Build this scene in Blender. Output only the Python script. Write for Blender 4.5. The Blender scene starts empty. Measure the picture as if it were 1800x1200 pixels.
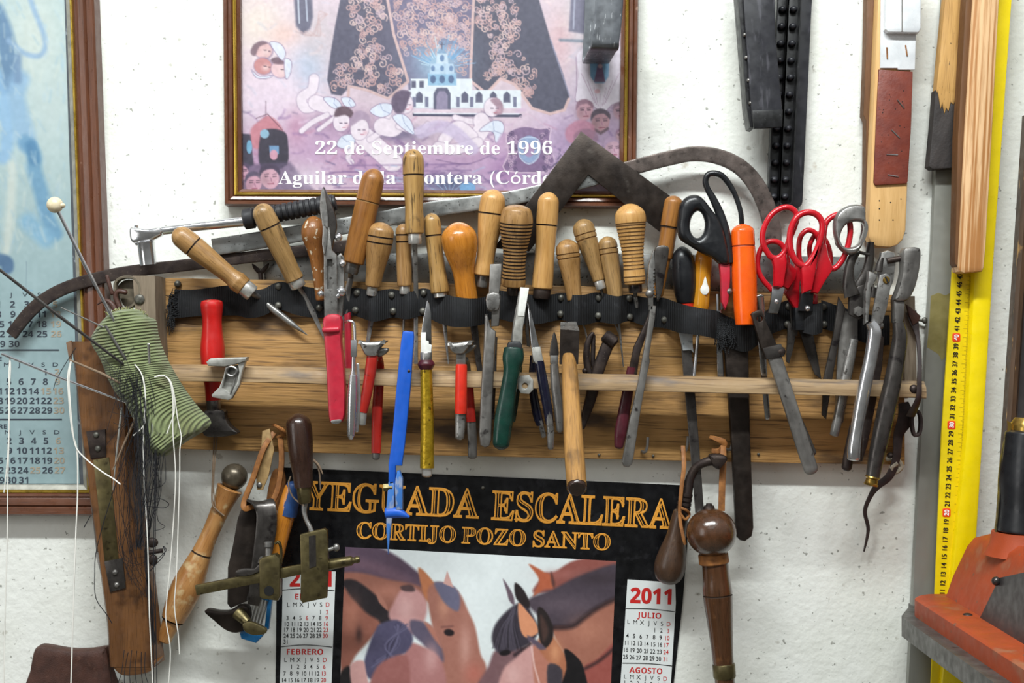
import bpy, bmesh, math, random
import numpy as np
from mathutils import Vector, Matrix
from mathutils.geometry import tessellate_polygon
random.seed(7); np.random.seed(7)
SC = bpy.context.scene; COL = SC.collection
# ---------------------------------------------------------------- camera, light, exposure
K = 0.0006            # metres per photo pixel on the wall
D = 1.4               # camera to wall
DP = D / K
ZC = 1.5
cam = bpy.data.cameras.new('camera'); camo = bpy.data.objects.new('camera', cam); COL.objects.link(camo)
camo.location = (0, -D, ZC); camo.rotation_euler = (math.pi/2, 0, 0)
cam.sensor_fit = 'HORIZONTAL'; cam.sensor_width = 36; cam.lens = DP*36/1800; cam.clip_start = .01
SC.camera = camo
SC.view_settings.view_transform = 'Standard'; SC.view_settings.look = 'None'
SC.view_settings.gamma = 1; SC.view_settings.use_curve_mapping = False
SC.view_settings.exposure = 0.0
wd = bpy.data.worlds.new('room_light'); SC.world = wd; wd.use_nodes = True
_n = wd.node_tree.nodes; _l = wd.node_tree.links
_tc = _n.new('ShaderNodeTexCoord'); _sx = _n.new('ShaderNodeSeparateXYZ'); _rp = _n.new('ShaderNodeValToRGB')
_mr = _n.new('ShaderNodeMapRange'); _mr.inputs[1].default_value = -1; _mr.inputs[2].default_value = 1
_l.new(_tc.outputs['Generated'], _sx.inputs[0]); _l.new(_sx.outputs[2], _mr.inputs[0]); _l.new(_mr.outputs[0], _rp.inputs[0])
_e = _rp.color_ramp.elements
_e[0].position = .05; _e[0].color = (.10, .09, .07, 1); _e[1].position = .95; _e[1].color = (1.25, 1.3, 1.32, 1)
for _p, _c in ((.4, (.2, .19, .165, 1)), (.52, (.42, .42, .39, 1)), (.62, (.95, .97, .96, 1))): _e.new(_p).color = _c
_l.new(_rp.outputs[0], _n['Background'].inputs[0]); _n['Background'].inputs[1].default_value = 0.38

def lamp(name, loc, sx, sy, watts, aim, col=(1, 1, 1)):
    l = bpy.data.lights.new(name, 'AREA'); l.shape = 'RECTANGLE'; l.size = sx; l.size_y = sy; l.energy = watts; l.color = col
    o = bpy.data.objects.new(name, l); COL.objects.link(o); o.location = loc
    o.rotation_euler = (Vector(aim)-Vector(loc)).to_track_quat('-Z', 'Y').to_euler(); return o
lamp('tube_and_fill_light', (-.16, -1.12, ZC+1.36), 1.4, .08, 50, (-.1, 0, ZC+.05), (.95, 1, 1))
lamp('tube_and_fill_light', (-.3, -2.6, ZC+1.5), 1.5, .3, 4, (0, 0, ZC), (1, .98, .94))  # unseen row behind the main tube, added as fill
lamp('added_side_light', (-2.0, -1.75, ZC+.25), .9, 1.4, 10, (0, 0, ZC), (1, .99, .97))  # unseen side light, added for vertical streaks on the metal tools

# ---------------------------------------------------------------- materials
def lin(h):
    if not isinstance(h, str): c = [x/255 for x in h]
    else: h = h.lstrip('#'); c = [int(h[i:i+2], 16)/255 for i in (0, 2, 4)]
    return [x/12.92 if x <= .04045 else ((x+.055)/1.055)**2.4 for x in c]+[1]

def mk(name, c1, c2=None, rough=.5, metal=0, sc=.1, st=1, lo=.35, hi=.65, c3=None, s3=.03, st3=1, t3=(.6, .66), bump=0, bsc=.3, bst=1,
       coat=0, rv=.12, spec=.5, det=4, trans=0, c4=None, s4=.5, st4=30, t4=(.55, .7), a4=.8, wave=None, ior=1.45, sheen=0):
    m = bpy.data.materials.new(name); m.use_nodes = True
    N = m.node_tree.nodes; L = m.node_tree.links; p = N['Principled BSDF']
    p.inputs['Roughness'].default_value = rough; p.inputs['Metallic'].default_value = metal
    p.inputs['Specular IOR Level'].default_value = spec; p.inputs['Coat Weight'].default_value = coat
    p.inputs['Coat Roughness'].default_value = .15; p.inputs['Transmission Weight'].default_value = trans; p.inputs['IOR'].default_value = ior
    p.inputs['Sheen Weight'].default_value = sheen
    at = N.new('ShaderNodeAttribute'); at.attribute_name = 'gc'
    oi = N.new('ShaderNodeObjectInfo'); off = N.new('ShaderNodeVectorMath'); off.operation = 'MULTIPLY_ADD'
    mu = N.new('ShaderNodeMath'); mu.operation = 'MULTIPLY'; mu.inputs[1].default_value = 900; L.new(oi.outputs['Random'], mu.inputs[0])
    off.operation = 'ADD'; L.new(at.outputs['Vector'], off.inputs[0]); L.new(mu.outputs[0], off.inputs[1])
    def noise(s, stz, d=det):
        mp = N.new('ShaderNodeMapping'); mp.inputs['Scale'].default_value = (s, s, s/stz); L.new(off.outputs[0], mp.inputs[0])
        t = N.new('ShaderNodeTexNoise'); t.inputs['Scale'].default_value = 1; t.inputs['Detail'].default_value = d
        L.new(mp.outputs[0], t.inputs[0]); return t.outputs[0]
    def mr(src, a, b, x, y):
        q = N.new('ShaderNodeMapRange'); q.inputs[1].default_value = a; q.inputs[2].default_value = b
        q.inputs[3].default_value = x; q.inputs[4].default_value = y; L.new(src, q.inputs[0]); return q.outputs[0]
    def mix(f, a, b):
        q = N.new('ShaderNodeMix'); q.data_type = 'RGBA'; L.new(f, q.inputs[0])
        for i, v in ((6, a), (7, b)):
            if isinstance(v, (list, tuple)): q.inputs[i].default_value = v
            else: L.new(v, q.inputs[i])
        return q.outputs[2]
    c = lin(c1)
    if c2:
        nz = noise(sc, st); c = mix(mr(nz, lo, hi, 0, 1), c, lin(c2))
    if c4: c = mix(mr(noise(s4, st4), t4[0], t4[1], 0, a4), c, lin(c4))
    if c3: c = mix(mr(noise(s3, st3), t3[0], t3[1], 0, 1), c, lin(c3))
    if isinstance(c, list): p.inputs['Base Color'].default_value = c
    else: L.new(c, p.inputs['Base Color'])
    if rv:
        L.new(mr(noise(.07, 1), .3, .7, max(.02, rough-rv), min(1, rough+rv)), p.inputs['Roughness'])
    h = None
    if bump: h = noise(bsc, bst)
    if wave:   # (scale, axis, distortion, amount)
        w = N.new('ShaderNodeTexWave'); w.bands_direction = wave[1]; w.inputs['Scale'].default_value = wave[0]
        w.inputs['Distortion'].default_value = wave[2]; w.inputs['Detail'].default_value = 1; w.inputs['Detail Scale'].default_value = .6
        L.new(at.outputs['Vector'], w.inputs[0]); h = w.outputs[1]
        if len(wave) > 4:
            old = p.inputs['Base Color'].links[0].from_socket if p.inputs['Base Color'].is_linked else lin(c1)
            L.new(mix(mr(h, .0, .55, wave[4], 0), old, lin(wave[5])), p.inputs['Base Color'])
        bump = bump or wave[3]
    if h is not None:
        b = N.new('ShaderNodeBump'); b.inputs['Strength'].default_value = bump; b.inputs['Distance'].default_value = .002
        L.new(h, b.inputs['Height']); L.new(b.outputs[0], p.inputs['Normal'])
    return m

def wood(name, c1, c2, c4='#4a2c14', rough=.42, coat=.12, **k):
    a = dict(sc=.09, st=9, lo=.3, hi=.7, c4=c4, s4=.55, st4=22, t4=(.52, .72), a4=.55, bump=.12, bsc=.5, bst=18); a.update(k)
    return mk(name, c1, c2, rough=rough, coat=coat, **a)
W = {}
W['tan'] = wood('turned_beech', '#a98252', '#886336', c3='#5f4528', s3=.035, t3=(.66, .8))
W['grey'] = wood('worn_grey_wood', '#a98656', '#80623a', c4='#3a2a18', c3='#4a3a28', s3=.05, st3=3, t3=(.6, .72))
W['brown'] = wood('brown_varnished_wood', '#a06c34', '#7e4f22', c3='#4c331c', s3=.04, t3=(.64, .8))
W['light'] = wood('pale_beech', '#c99c60', '#b5864a', c4='#8a5c2c', c3='#7a5a34', s3=.03, t3=(.7, .85))
W['crack'] = wood('cracked_old_wood', '#ad8850', '#8d6a3a', c4='#2e2014', t4=(.58, .68), a4=.9, s4=.32, st4=14, c3='#4f3d28', s3=.04, t3=(.62, .74))
W['orange'] = wood('honey_varnished_wood', '#c98230', '#b06c20', c4='#7a4414', rough=.22, coat=.6, c3='#7c4a1c', s3=.025, t3=(.68, .85))
W['fray'] = wood('paint_stained_wood', '#7f4f28', '#95602f', c3='#c9bba4', s3=.09, t3=(.6, .64))
W['dark'] = wood('dark_rosewood', '#3a261d', '#2a1a14', c4='#150d0a', rough=.28, coat=.4, c3='#5a483e', s3=.05, t3=(.66, .8))
W['hammer'] = wood('worn_ash', '#ab7f46', '#86602f', c4='#4a2f17', s4=.4, c3='#3f2d1c', s3=.03, st3=3, t3=(.58, .76))
M_CAL = mk('worn_caliper_iron', '#675c57', '#4c4440', rough=.42, metal=.55, sc=.05, c3='#3a3330', s3=.1, t3=(.6, .7), bump=.08, bsc=.5)
BURNT = mk('burnt_groove', '#2e1d10', rough=.7)
BURNT2 = mk('scored_groove', '#7a5a32', rough=.7)
M = {}
M['board'] = wood('old_pine_board', '#b88c56', '#94703e', c4='#3f2a17', rough=.62, coat=0, sc=.03, st=14, s4=.26, st4=22, t4=(.53, .68), a4=.75,
                  c3='#4a3828', s3=.018, st3=2.5, t3=(.55, .72), bump=.4, bsc=.25, bst=20)
M['rail'] = wood('worn_pine_rail', '#ab906c', '#8a7050', c4='#4b3524', rough=.65, coat=0, sc=.04, st=10, s4=.22, st4=20, t4=(.54, .68), a4=.7,
                 c3='#6b6058', s3=.03, st3=4, t3=(.56, .7), bump=.3, bsc=.25, bst=20)
M['greywood'] = wood('weathered_grey_wood', '#8b7c6a', '#6d604f', c4='#4a3a2a', rough=.7, coat=0)
M['ferr'] = mk('bright_ferrule', '#cfcdc8', '#b5b3ae', rough=.3, metal=.65, sc=.08, c3='#8a8680', s3=.1, t3=(.64, .72))
M['steel'] = mk('worn_steel', '#a09e9b', '#807e7b', rough=.34, metal=.75, sc=.05, c3='#54504c', s3=.12, t3=(.62, .7), bump=.06, bsc=.4)
M['steelbar'] = mk('spotted_steel_flat', '#a9aaa8', '#8d8f8e', rough=.38, metal=.85, sc=.03, st=3, c3='#5a5856', s3=.22, t3=(.63, .68))
M['dull'] = mk('dull_grey_steel', '#8d8a86', '#6c6966', rough=.38, metal=.7, sc=.05, st=4, c3='#3f3b3a', s3=.06, t3=(.62, .72), bump=.05, bsc=.5)
M['gun'] = mk('dark_gun_steel', '#595552', '#413d3b', rough=.32, metal=.7, sc=.05, st=3, c3='#2a2526', s3=.05, t3=(.6, .7))
M['iron'] = mk('brown_iron', '#4a403b', '#393130', rough=.5, metal=.75, sc=.06, c3='#675c55', s3=.25, t3=(.66, .72), bump=.1, bsc=.6)
M['iron2'] = mk('dark_oiled_iron', '#3f3732', '#2d2724', rough=.42, metal=.7, sc=.03, c3='#55504a', s3=.04, t3=(.66, .8), bump=.05, bsc=.3)
M['strapsteel'] = mk('scratched_grey_strap_steel', '#6f7276', '#585b60', rough=.38, metal=.6, sc=.03, st=3, c3='#a9abae', s3=.25, st3=6, t3=(.66, .7))
M['chrome'] = mk('chrome', '#e6e6e8', '#d0d0d3', rough=.14, metal=.92, rv=.06, sc=.05, c3='#9a9692', s3=.08, t3=(.66, .74))
M['blade'] = mk('bright_blade', '#c3c4c6', '#a8a9ab', rough=.22, metal=1, rv=.08, sc=.08, st=8)
M['alu'] = mk('cast_aluminium', '#b9b8b2', '#a09f99', rough=.45, metal=.6, sc=.1)
M['brass'] = mk('old_brass', '#6f6544', '#5a5138', rough=.4, metal=.8, sc=.06, c3='#3d3626', s3=.08, t3=(.6, .72))
M['brass2'] = mk('polished_brass', '#b3924a', '#8d733a', rough=.3, metal=.9, sc=.08)
M['gold'] = mk('gilt_edge', '#c9a94a', '#a98a34', rough=.3, metal=.8, sc=.08, st=5)
M['goldtape'] = mk('gold_foil_tape', '#c2a02c', '#a58620', rough=.3, metal=.7, sc=.1, st=2, c3='#5c4716', s3=.09, t3=(.62, .7), bump=.25, bsc=.15)
M['stud'] = mk('nail_head', '#6f6d66', '#4d4b45', rough=.5, metal=.6, sc=.2)
M['web'] = mk('black_nylon_webbing', '#1b1c1f', '#131416', rough=.8, sc=.06, wave=(.1, 'Z', .5, .4, .3, '#0a0a0c'), c3='#313236', s3=.05, t3=(.62, .78))
M['blackplastic'] = mk('black_plastic', '#16171a', '#1c1d20', rough=.34, sc=.05, coat=.1)
M['blackrub'] = mk('black_rubber', '#1b1b1d', '#26262a', rough=.55, sc=.08, bump=.06)
M['black'] = mk('black_painted_iron', '#141414', '#202022', rough=.38, sc=.05, c3='#3c3c3e', s3=.12, t3=(.64, .72))
M['scuff'] = mk('scuffed_black_metal', '#2b2b30', '#222226', rough=.4, sc=.05, c3='#424147', s3=.09, st3=5, t3=(.6, .68))
M['redgrip'] = mk('red_vinyl_grip', '#b9283a', '#a82234', rough=.4, sc=.05, c3='#7c1826', s3=.06, t3=(.68, .8), coat=.1)
M['redplastic'] = mk('red_scissor_plastic', '#c01523', '#b01320', rough=.25, sc=.04, coat=.3)
M['redpaint'] = mk('worn_red_paint', '#c41f1c', '#a81a18', rough=.35, sc=.06, st=4, c3='#8f6a4c', s3=.09, st3=3, t3=(.64, .68), coat=.25)
M['reddip'] = mk('red_dipped_handle', '#b8291f', '#96211a', rough=.35, sc=.06, st=4, c3='#5d2019', s3=.06, t3=(.64, .74))
M['redsleeve'] = mk('bright_red_sleeve', '#d6321f', '#c62b1b', rough=.4, sc=.06)
M['maroon'] = mk('maroon_grip', '#54202a', '#431922', rough=.38, sc=.06, bump=.15, bsc=.08)
M['blue'] = mk('blue_paint', '#1d5bc4', '#164fae', rough=.42, sc=.06, st=4, c3='#8b97ae', s3=.05, st3=3, t3=(.7, .78))
M['bluesteel'] = mk('chipped_blue_paint', '#3e74bd', '#8f9bb4', rough=.42, sc=.06, st=2, lo=.5, hi=.58)
M['bluewood'] = mk('dark_blue_paint', '#24477c', '#1d3a68', rough=.5, sc=.08)
M['blueplastic'] = mk('translucent_blue_plastic', '#1672ae', '#0f5f98', rough=.3, sc=.06, coat=.3)
M['green'] = mk('dark_green_grip', '#12382e', '#0d2c25', rough=.3, sc=.05, coat=.25, c3='#2b5347', s3=.2, t3=(.7, .76))
M['navy'] = mk('navy_grip', '#15162a', '#0f1020', rough=.25, sc=.05, coat=.4)
M['stain'] = mk('dried_varnish_stain', '#7d7345', '#8a8052', rough=.4, metal=.1, sc=.05)
M['orangep'] = mk('orange_lacquer', '#f0600e', '#e6560c', rough=.25, coat=.5, sc=.04, c3='#c8400a', s3=.04, t3=(.66, .8))
M['amber'] = mk('amber_clear_plastic', '#ffb43a', '#f5a020', rough=.08, trans=.55, rv=.04, sc=.05, ior=1.35)
M['clear'] = mk('clear_plastic', '#f2f2f2', rough=.08, trans=.85, rv=.03)
M['white'] = mk('white_tape', '#e4e4e0', '#d2d2cc', rough=.5, sc=.1)
M['greytape'] = mk('pale_blue_tape', '#b9bfc3', '#a3abb0', rough=.5, sc=.1, c3='#7d868c', s3=.1)
M['thong'] = mk('leather_thong', '#95612f', '#744822', rough=.65, sc=.1)
M['leather'] = mk('dark_brown_leather', '#4a2e25', '#3a231c', rough=.5, sc=.05, c3='#5c4036', s3=.06, t3=(.6, .75), bump=.2, bsc=.5)
M['strapleather'] = mk('black_brown_leather', '#2c2322', '#3a2e2c', rough=.5, sc=.08)
M['strop'] = mk('red_brown_leather', '#7a3a2c', '#6a3026', rough=.45, sc=.04, c3='#54251e', s3=.07, t3=(.64, .76), bump=.15, bsc=.2, coat=.1)
M['palewood'] = wood('pale_sanded_wood', '#d8ae74', '#cba065', c4='#b58a50', rough=.55, coat=0)
M['stick'] = wood('rough_yellow_wood', '#c69a5a', '#b0854a', c4='#7a5526', rough=.6, coat=0, c3='#3a2a18', s3=.3, st3=3, t3=(.7, .74))
M['pine'] = wood('banded_pine', '#dfb78a', '#ad7744', c4='#9a6a3c', rough=.5, coat=0, sc=.13, st=60, lo=.46, hi=.58)
M['char'] = mk('charred_wood', '#3a3432', '#2a2625', rough=.7, sc=.06, st=4, bump=.2)
M['brownside'] = wood('brown_edge_wood', '#6f4a2a', '#5c3c20', rough=.6, coat=0)
M['tin'] = mk('tinned_sheet', '#e8eaec', '#d6d9dc', rough=.3, metal=.08, sc=.04)
M['yellow'] = mk('yellow_enamel', '#f2d70a', '#ead007', rough=.35, coat=.2, sc=.05)
M['yellow2'] = mk('yellow_scale_face', '#efd414', '#e6c90e', rough=.4, sc=.05)
M['ink'] = mk('black_ink', '#141414', rough=.6, rv=0)
M['inkred'] = mk('red_ink', '#c5221f', rough=.6, rv=0)
M['inkpale'] = mk('faded_orange_ink', '#a89a86', rough=.6, rv=0)
M['inkblue'] = mk('blue_black_ink', '#333d4a', rough=.6, rv=0)
M['inkwhite'] = mk('white_ink', '#f4f2f4', rough=.6, rv=0)
M['inkorange'] = mk('orange_ink', '#e8a03a', rough=.5, rv=0)
M['redbox'] = mk('red_ink_box', '#e8431a', rough=.5, rv=0)
M['paper'] = mk('white_paper', '#dfe3e2', rough=.55, sc=.05)
M['blackpaper'] = mk('glossy_black_paper', '#0b0b0d', '#131316', rough=.32, sc=.03, c3='#1d1d20', s3=.04)
M['steelpost'] = mk('grey_flat_steel', '#8b8b84', '#7b7b74', rough=.42, metal=.25, sc=.012, st=3, c3='#857a48', s3=.0075, st3=1.6, t3=(.63, .7))
M['shelf'] = mk('raw_steel_slab', '#6e6b68', '#575450', rough=.45, metal=.6, sc=.03, c3='#403d3a', s3=.05, t3=(.62, .75))
M['machine'] = mk('orange_machine_paint', '#a8451f', '#97401f', rough=.55, sc=.02, c3='#96694e', s3=.02, t3=(.6, .8), bump=.08, bsc=.6, c4='#6a5040', s4=.05, st4=1, t4=(.68, .72), a4=.9)
M['plateblack'] = mk('dark_grey_plate', '#464343', '#3b3838', rough=.4, metal=.3, sc=.02, st=6)
M['frame'] = wood('mahogany_frame', '#6a3f29', '#52301f', c4='#2a140c', rough=.35, coat=.3, sc=.04, c3='#8a6a58', s3=.06, t3=(.72, .78))
M['frameside'] = mk('taupe_frame_side', '#77615a', '#6c5650', rough=.55, sc=.03, st=6)
M['silverlip'] = mk('dusty_silver_lip', '#a9a79c', '#8e8c82', rough=.5, metal=.3, sc=.06)
M['darkmat'] = mk('dark_grey_mount', '#5b6168', '#4a5057', rough=.6, sc=.06, c3='#9aa0a6', s3=.05, t3=(.66, .72))
M['oldframe'] = wood('chipped_brown_frame', '#57402c', '#3a2a1e', c4='#1e140d', rough=.5, coat=.1, c3='#a8824c', s3=.08, st3=4, t3=(.62, .68))
M['cord'] = mk('green_corduroy', '#838e60', '#6e774f', rough=.9, sc=.03, lo=.3, hi=.7, wave=(.058, 'Z', 1.0, .8, .42, '#56603c'), c3='#6c6a44', s3=.02, t3=(.58, .76), sheen=.4)
M['blockwood'] = wood('reddish_varnished_block', '#7d5430', '#553720', c4='#2a1a0e', rough=.35, coat=.3, sc=.03, st=8, c3='#3a2416', s3=.025, t3=(.56, .72))
M['blockside'] = wood('dusty_brown_block_side', '#7c5f48', '#6a4f3a', c4='#4a3525', rough=.7, coat=0)
M['bat'] = wood('flaking_varnish', '#b98a55', '#a06a35', c4='#6e4220', rough=.45, coat=.2, c3='#c2a578', s3=.045, t3=(.55, .66), sc=.05, st=3)
M['ball'] = wood('dark_varnished_walnut', '#553622', '#402816', c4='#24150b', rough=.2, coat=.7, c3='#6f4a2c', s3=.04, t3=(.62, .8))
M['pear'] = wood('grey_brown_wood', '#4c3627', '#3c2a1e', c4='#241710', rough=.38, coat=.2, c3='#63503f', s3=.06, t3=(.64, .78))
M['wthread'] = mk('white_thread', '#e6e4dc', rough=.8, rv=0)
M['bthread'] = mk('black_thread', '#16161c', rough=.8, rv=0)
M['twine'] = mk('natural_twine', '#8a7662', '#7a6653', rough=.85, sc=.2)
M['pearl'] = mk('pearl_bead', '#e0d2b4', '#d6c6a4', rough=.3, sc=.1, coat=.3)
M['rag'] = mk('grubby_cotton', '#b5aa98', '#8f8574', rough=.9, sc=.1)
M['bulb'] = mk('grey_rubbery_leather', '#6a6050', '#4f473a', rough=.7, sc=.08)
M['slot'] = mk('dark_slot', '#0d0d0e', rough=.8, rv=0)
def printmat():
    m = bpy.data.materials.new('printed_picture'); m.use_nodes = True; N = m.node_tree.nodes; L = m.node_tree.links
    a = N.new('ShaderNodeAttribute'); a.attribute_name = 'Col'; p = N['Principled BSDF']
    L.new(a.outputs['Color'], p.inputs['Base Color']); p.inputs['Roughness'].default_value = .45; return m
M['print'] = printmat()
def glassmat():
    m = bpy.data.materials.new('picture_glass'); m.use_nodes = True; N = m.node_tree.nodes; L = m.node_tree.links
    N.remove(N['Principled BSDF']); t = N.new('ShaderNodeBsdfTransparent'); g = N.new('ShaderNodeBsdfGlossy'); g.inputs['Roughness'].default_value = .12
    x = N.new('ShaderNodeMixShader'); x.inputs[0].default_value = .05
    L.new(t.outputs[0], x.inputs[1]); L.new(g.outputs[0], x.inputs[2]); L.new(x.outputs[0], N['Material Output'].inputs[0]); return m
M['glass'] = glassmat()
def wallmat():
    m = bpy.data.materials.new('whitewashed_plaster'); m.use_nodes = True; N = m.node_tree.nodes; L = m.node_tree.links; p = N['Principled BSDF']
    tc = N.new('ShaderNodeTexCoord')
    def nz(s, d=5):
        t = N.new('ShaderNodeTexNoise'); t.inputs['Scale'].default_value = s; t.inputs['Detail'].default_value = d; L.new(tc.outputs['Object'], t.inputs[0]); return t.outputs[0]
    def mr(s, a, b, x, y):
        q = N.new('ShaderNodeMapRange'); q.inputs[1].default_value = a; q.inputs[2].default_value = b; q.inputs[3].default_value = x; q.inputs[4].default_value = y; L.new(s, q.inputs[0]); return q.outputs[0]
    def mix(f, a, b):
        q = N.new('ShaderNodeMix'); q.data_type = 'RGBA'; L.new(f, q.inputs[0])
        for i, v in ((6, a), (7, b)):
            if isinstance(v, list): q.inputs[i].default_value = v
            else: L.new(v, q.inputs[i])
        return q.outputs[2]
    c = mix(mr(nz(9), .4, .7, 0, 1), lin('#e6e7e1'), lin('#dadbd2'))
    c = mix(mr(nz(190, 2), .69, .73, 0, .75), c, lin('#77776e'))
    c = mix(mr(nz(70, 4), .68, .74, 0, .5), c, lin('#8f8878'))
    c = mix(mr(nz(31, 6), .735, .77, 0, .5), c, lin('#a89880'))
    L.new(c, p.inputs['Base Color']); p.inputs['Roughness'].default_value = .75
    b = N.new('ShaderNodeBump'); b.inputs['Strength'].default_value = .45; b.inputs['Distance'].default_value = .003
    ad = N.new('ShaderNodeMath'); ad.operation = 'MULTIPLY_ADD'; ad.inputs[1].default_value = .5; L.new(nz(160, 3), ad.inputs[0]); L.new(nz(45, 4), ad.inputs[2])
    L.new(ad.outputs[0], b.inputs['Height']); L.new(b.outputs[0], p.inputs['Normal']); return m
M['wall'] = wallmat()

# ---------------------------------------------------------------- mesh tools (photo-pixel units: x right, y down, d out of the wall)
def cat(pts, n=6, closed=False):
    P = np.array(pts, float); N = len(P); out = []
    rng = range(N if closed else N-1)
    for i in rng:
        if closed: a, b, c, d = P[(i-1) % N], P[i], P[(i+1) % N], P[(i+2) % N]
        else: a, b, c, d = P[max(i-1, 0)], P[i], P[i+1], P[min(i+2, N-1)]
        for k in range(n):
            t = k/n
            out.append(.5*((2*b)+(-a+c)*t+(2*a-5*b+4*c-d)*t*t+(-a+3*b-3*c+d)*t**3))
    if not closed: out.append(P[-1])
    return np.array(out)

def sp(pts, n=5): return [tuple(p) for p in cat(pts, n, True)]

class MB:
    def __init__(s): s.v = []; s.f = []; s.g = []; s.m = []; s.c = None
    def add(s, v, f, g=None, mi=0):
        o = len(s.v); s.v += [tuple(map(float, p)) for p in v]; s.g += [tuple(map(float, p)) for p in (g if g is not None else v)]
        s.f += [tuple(i+o for i in q) for q in f]
        s.m += ([mi]*len(f) if isinstance(mi, int) else list(mi)); return s
    def sweep(s, pts, w, h=None, n=12, e=2, sm=0, mi=0, nax=None, dome=(0, 0), d=None, closed=False, tw=0):
        P = [tuple(p) if len(p) == 3 else (p[0], p[1], d or 0) for p in pts]; N = len(P)
        ww = list(w) if hasattr(w, '__len__') else [w]*N; hh = ww if h is None else (list(h) if hasattr(h, '__len__') else [h]*N)
        A = np.array([list(p)+[a, b] for p, a, b in zip(P, ww, hh)], float)
        if sm: A = cat(A, sm, closed)
        P = A[:, :3]
        if closed: T = np.roll(P, -1, 0)-np.roll(P, 1, 0)
        else: T = np.gradient(P, axis=0)
        T /= np.linalg.norm(T, axis=1)[:, None]+1e-9
        if dome[0]:
            ks = [math.sin(i*math.pi/10) for i in range(5)]
            B = [list(P[0]-T[0]*dome[0]*math.cos(i*math.pi/10))+[max(A[0, 3]*k, .02), max(A[0, 4]*k, .02)] for i, k in enumerate(ks)]
            A = np.vstack([B, A]); T = np.vstack([np.repeat(T[:1], 5, 0), T])
        if dome[1]:
            B = [list(P[-1]+T[-1]*dome[1]*math.sin(i*math.pi/10))+[max(A[-1, 3]*math.cos(i*math.pi/10), .02), max(A[-1, 4]*math.cos(i*math.pi/10), .02)] for i in range(1, 6)]
            A = np.vstack([A, B]); T = np.vstack([T, np.repeat(T[-1:], 5, 0)])
        P = A[:, :3]; cl = np.concatenate([[0], np.cumsum(np.linalg.norm(np.diff(P, axis=0), axis=1))])
        v = []; g = []; last = np.array([1., 0, 0]); R = len(P)
        for i in range(R):
            t = T[i]
            nn = np.cross(t, (0, 0, 1.)) if nax is None else np.array(nax, float)
            nn = nn-t*np.dot(nn, t)
            if np.linalg.norm(nn) < .15: nn = last-t*np.dot(last, t)
            nn /= np.linalg.norm(nn)+1e-9; last = nn; b = np.cross(nn, t)
            for k in range(n):
                a = 2*math.pi*(k+.5)/n+tw*i/R; ca, sa = math.cos(a), math.sin(a)
                ca = math.copysign(abs(ca)**(2/e), ca); sa = math.copysign(abs(sa)**(2/e), sa)
                v.append(P[i]+nn*ca*A[i, 3]+b*sa*A[i, 4]); g.append((ca*A[i, 3], sa*A[i, 4], cl[i]))
        f = []
        for i in range(R if closed else R-1):
            j = (i+1) % R
            for k in range(n): f.append((i*n+k, i*n+(k+1) % n, j*n+(k+1) % n, j*n+k))
        if not closed: f += [tuple(range(n))[::-1], tuple(range((R-1)*n, R*n))]
        return s.add(v, f, g, mi)
    def lathe(s, A, B, ctrl, dome=0, grooves=(), gd=1.3, n=28, sm=1, mi=0, gm=1, bot=0):
        A = np.array(A, float); B = np.array(B, float); L = np.linalg.norm(B-A); ax = (B-A)/L
        if sm:
            c = cat(ctrl, 8); ts = c[:, 0]; rs = np.maximum(c[:, 1], .05)
            o = np.argsort(ts); ts, rs = ts[o], rs[o]
            S = set(np.round(ts, 5))
            if dome: S |= {round(dome/L*(1-math.cos(i*math.pi/16)), 5) for i in range(9)}
            if bot: S |= {round(1-bot/L*(1-math.cos(i*math.pi/10)), 5) for i in range(6)}
            for q in grooves: S |= {round(q+x/L, 5) for x in (-1.5, -.6, .6, 1.5)}
            rows = []
            for t in sorted(x for x in S if 0 <= x <= 1):
                r = np.interp(t, ts, rs); q = t*L
                if dome and q < dome: r *= math.sqrt(max(0, 1-(1-q/dome)**2))
                if bot and L-q < bot: r *= .55+.45*math.sqrt(max(0, 1-(1-(L-q)/bot)**2))
                dark = 0
                for z in grooves:
                    if abs(t-z)*L < .7: r -= gd
                    if abs(t-z)*L < 1.55: dark = 1
                rows.append((t, max(r, .05), dark))
        else: rows = [(t, max(r, .05), 0) for t, r in ctrl]
        u = np.cross(ax, (0, 0, 1.))
        if np.linalg.norm(u) < .1: u = np.cross(ax, (0, 1., 0))
        u /= np.linalg.norm(u); w = np.cross(u, ax)
        v = []; g = []; f = []; ms = []
        for t, r, dk in rows:
            for k in range(n):
                a = 2*math.pi*k/n; v.append(A+ax*t*L+(u*math.cos(a)+w*math.sin(a))*r); g.append((math.cos(a)*r, math.sin(a)*r, t*L))
        for i in range(len(rows)-1):
            dk = gm if rows[i][2] and rows[i+1][2] else mi
            for k in range(n): f.append((i*n+k, i*n+(k+1) % n, (i+1)*n+(k+1) % n, (i+1)*n+k)); ms.append(dk)
        f += [tuple(range(n))[::-1], tuple(range((len(rows)-1)*n, len(rows)*n))]; ms += [mi, mi]
        return s.add(v, f, g, ms)
    def ball(s, c, r, ry=None, n=20, mi=0, rd=None):
        ry = ry or r; rd = rd or r; v = []; f = []; m = n//2
        for i in range(m+1):
            th = math.pi*i/m
            for k in range(n):
                a = 2*math.pi*k/n; v.append((c[0]+r*math.sin(th)*math.cos(a), c[1]-ry*math.cos(th), c[2]+rd*math.sin(th)*math.sin(a)))
        for i in range(m):
            for k in range(n): f.append((i*n+k, i*n+(k+1) % n, (i+1)*n+(k+1) % n, (i+1)*n+k))
        return s.add(v, f, None, mi)
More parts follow.
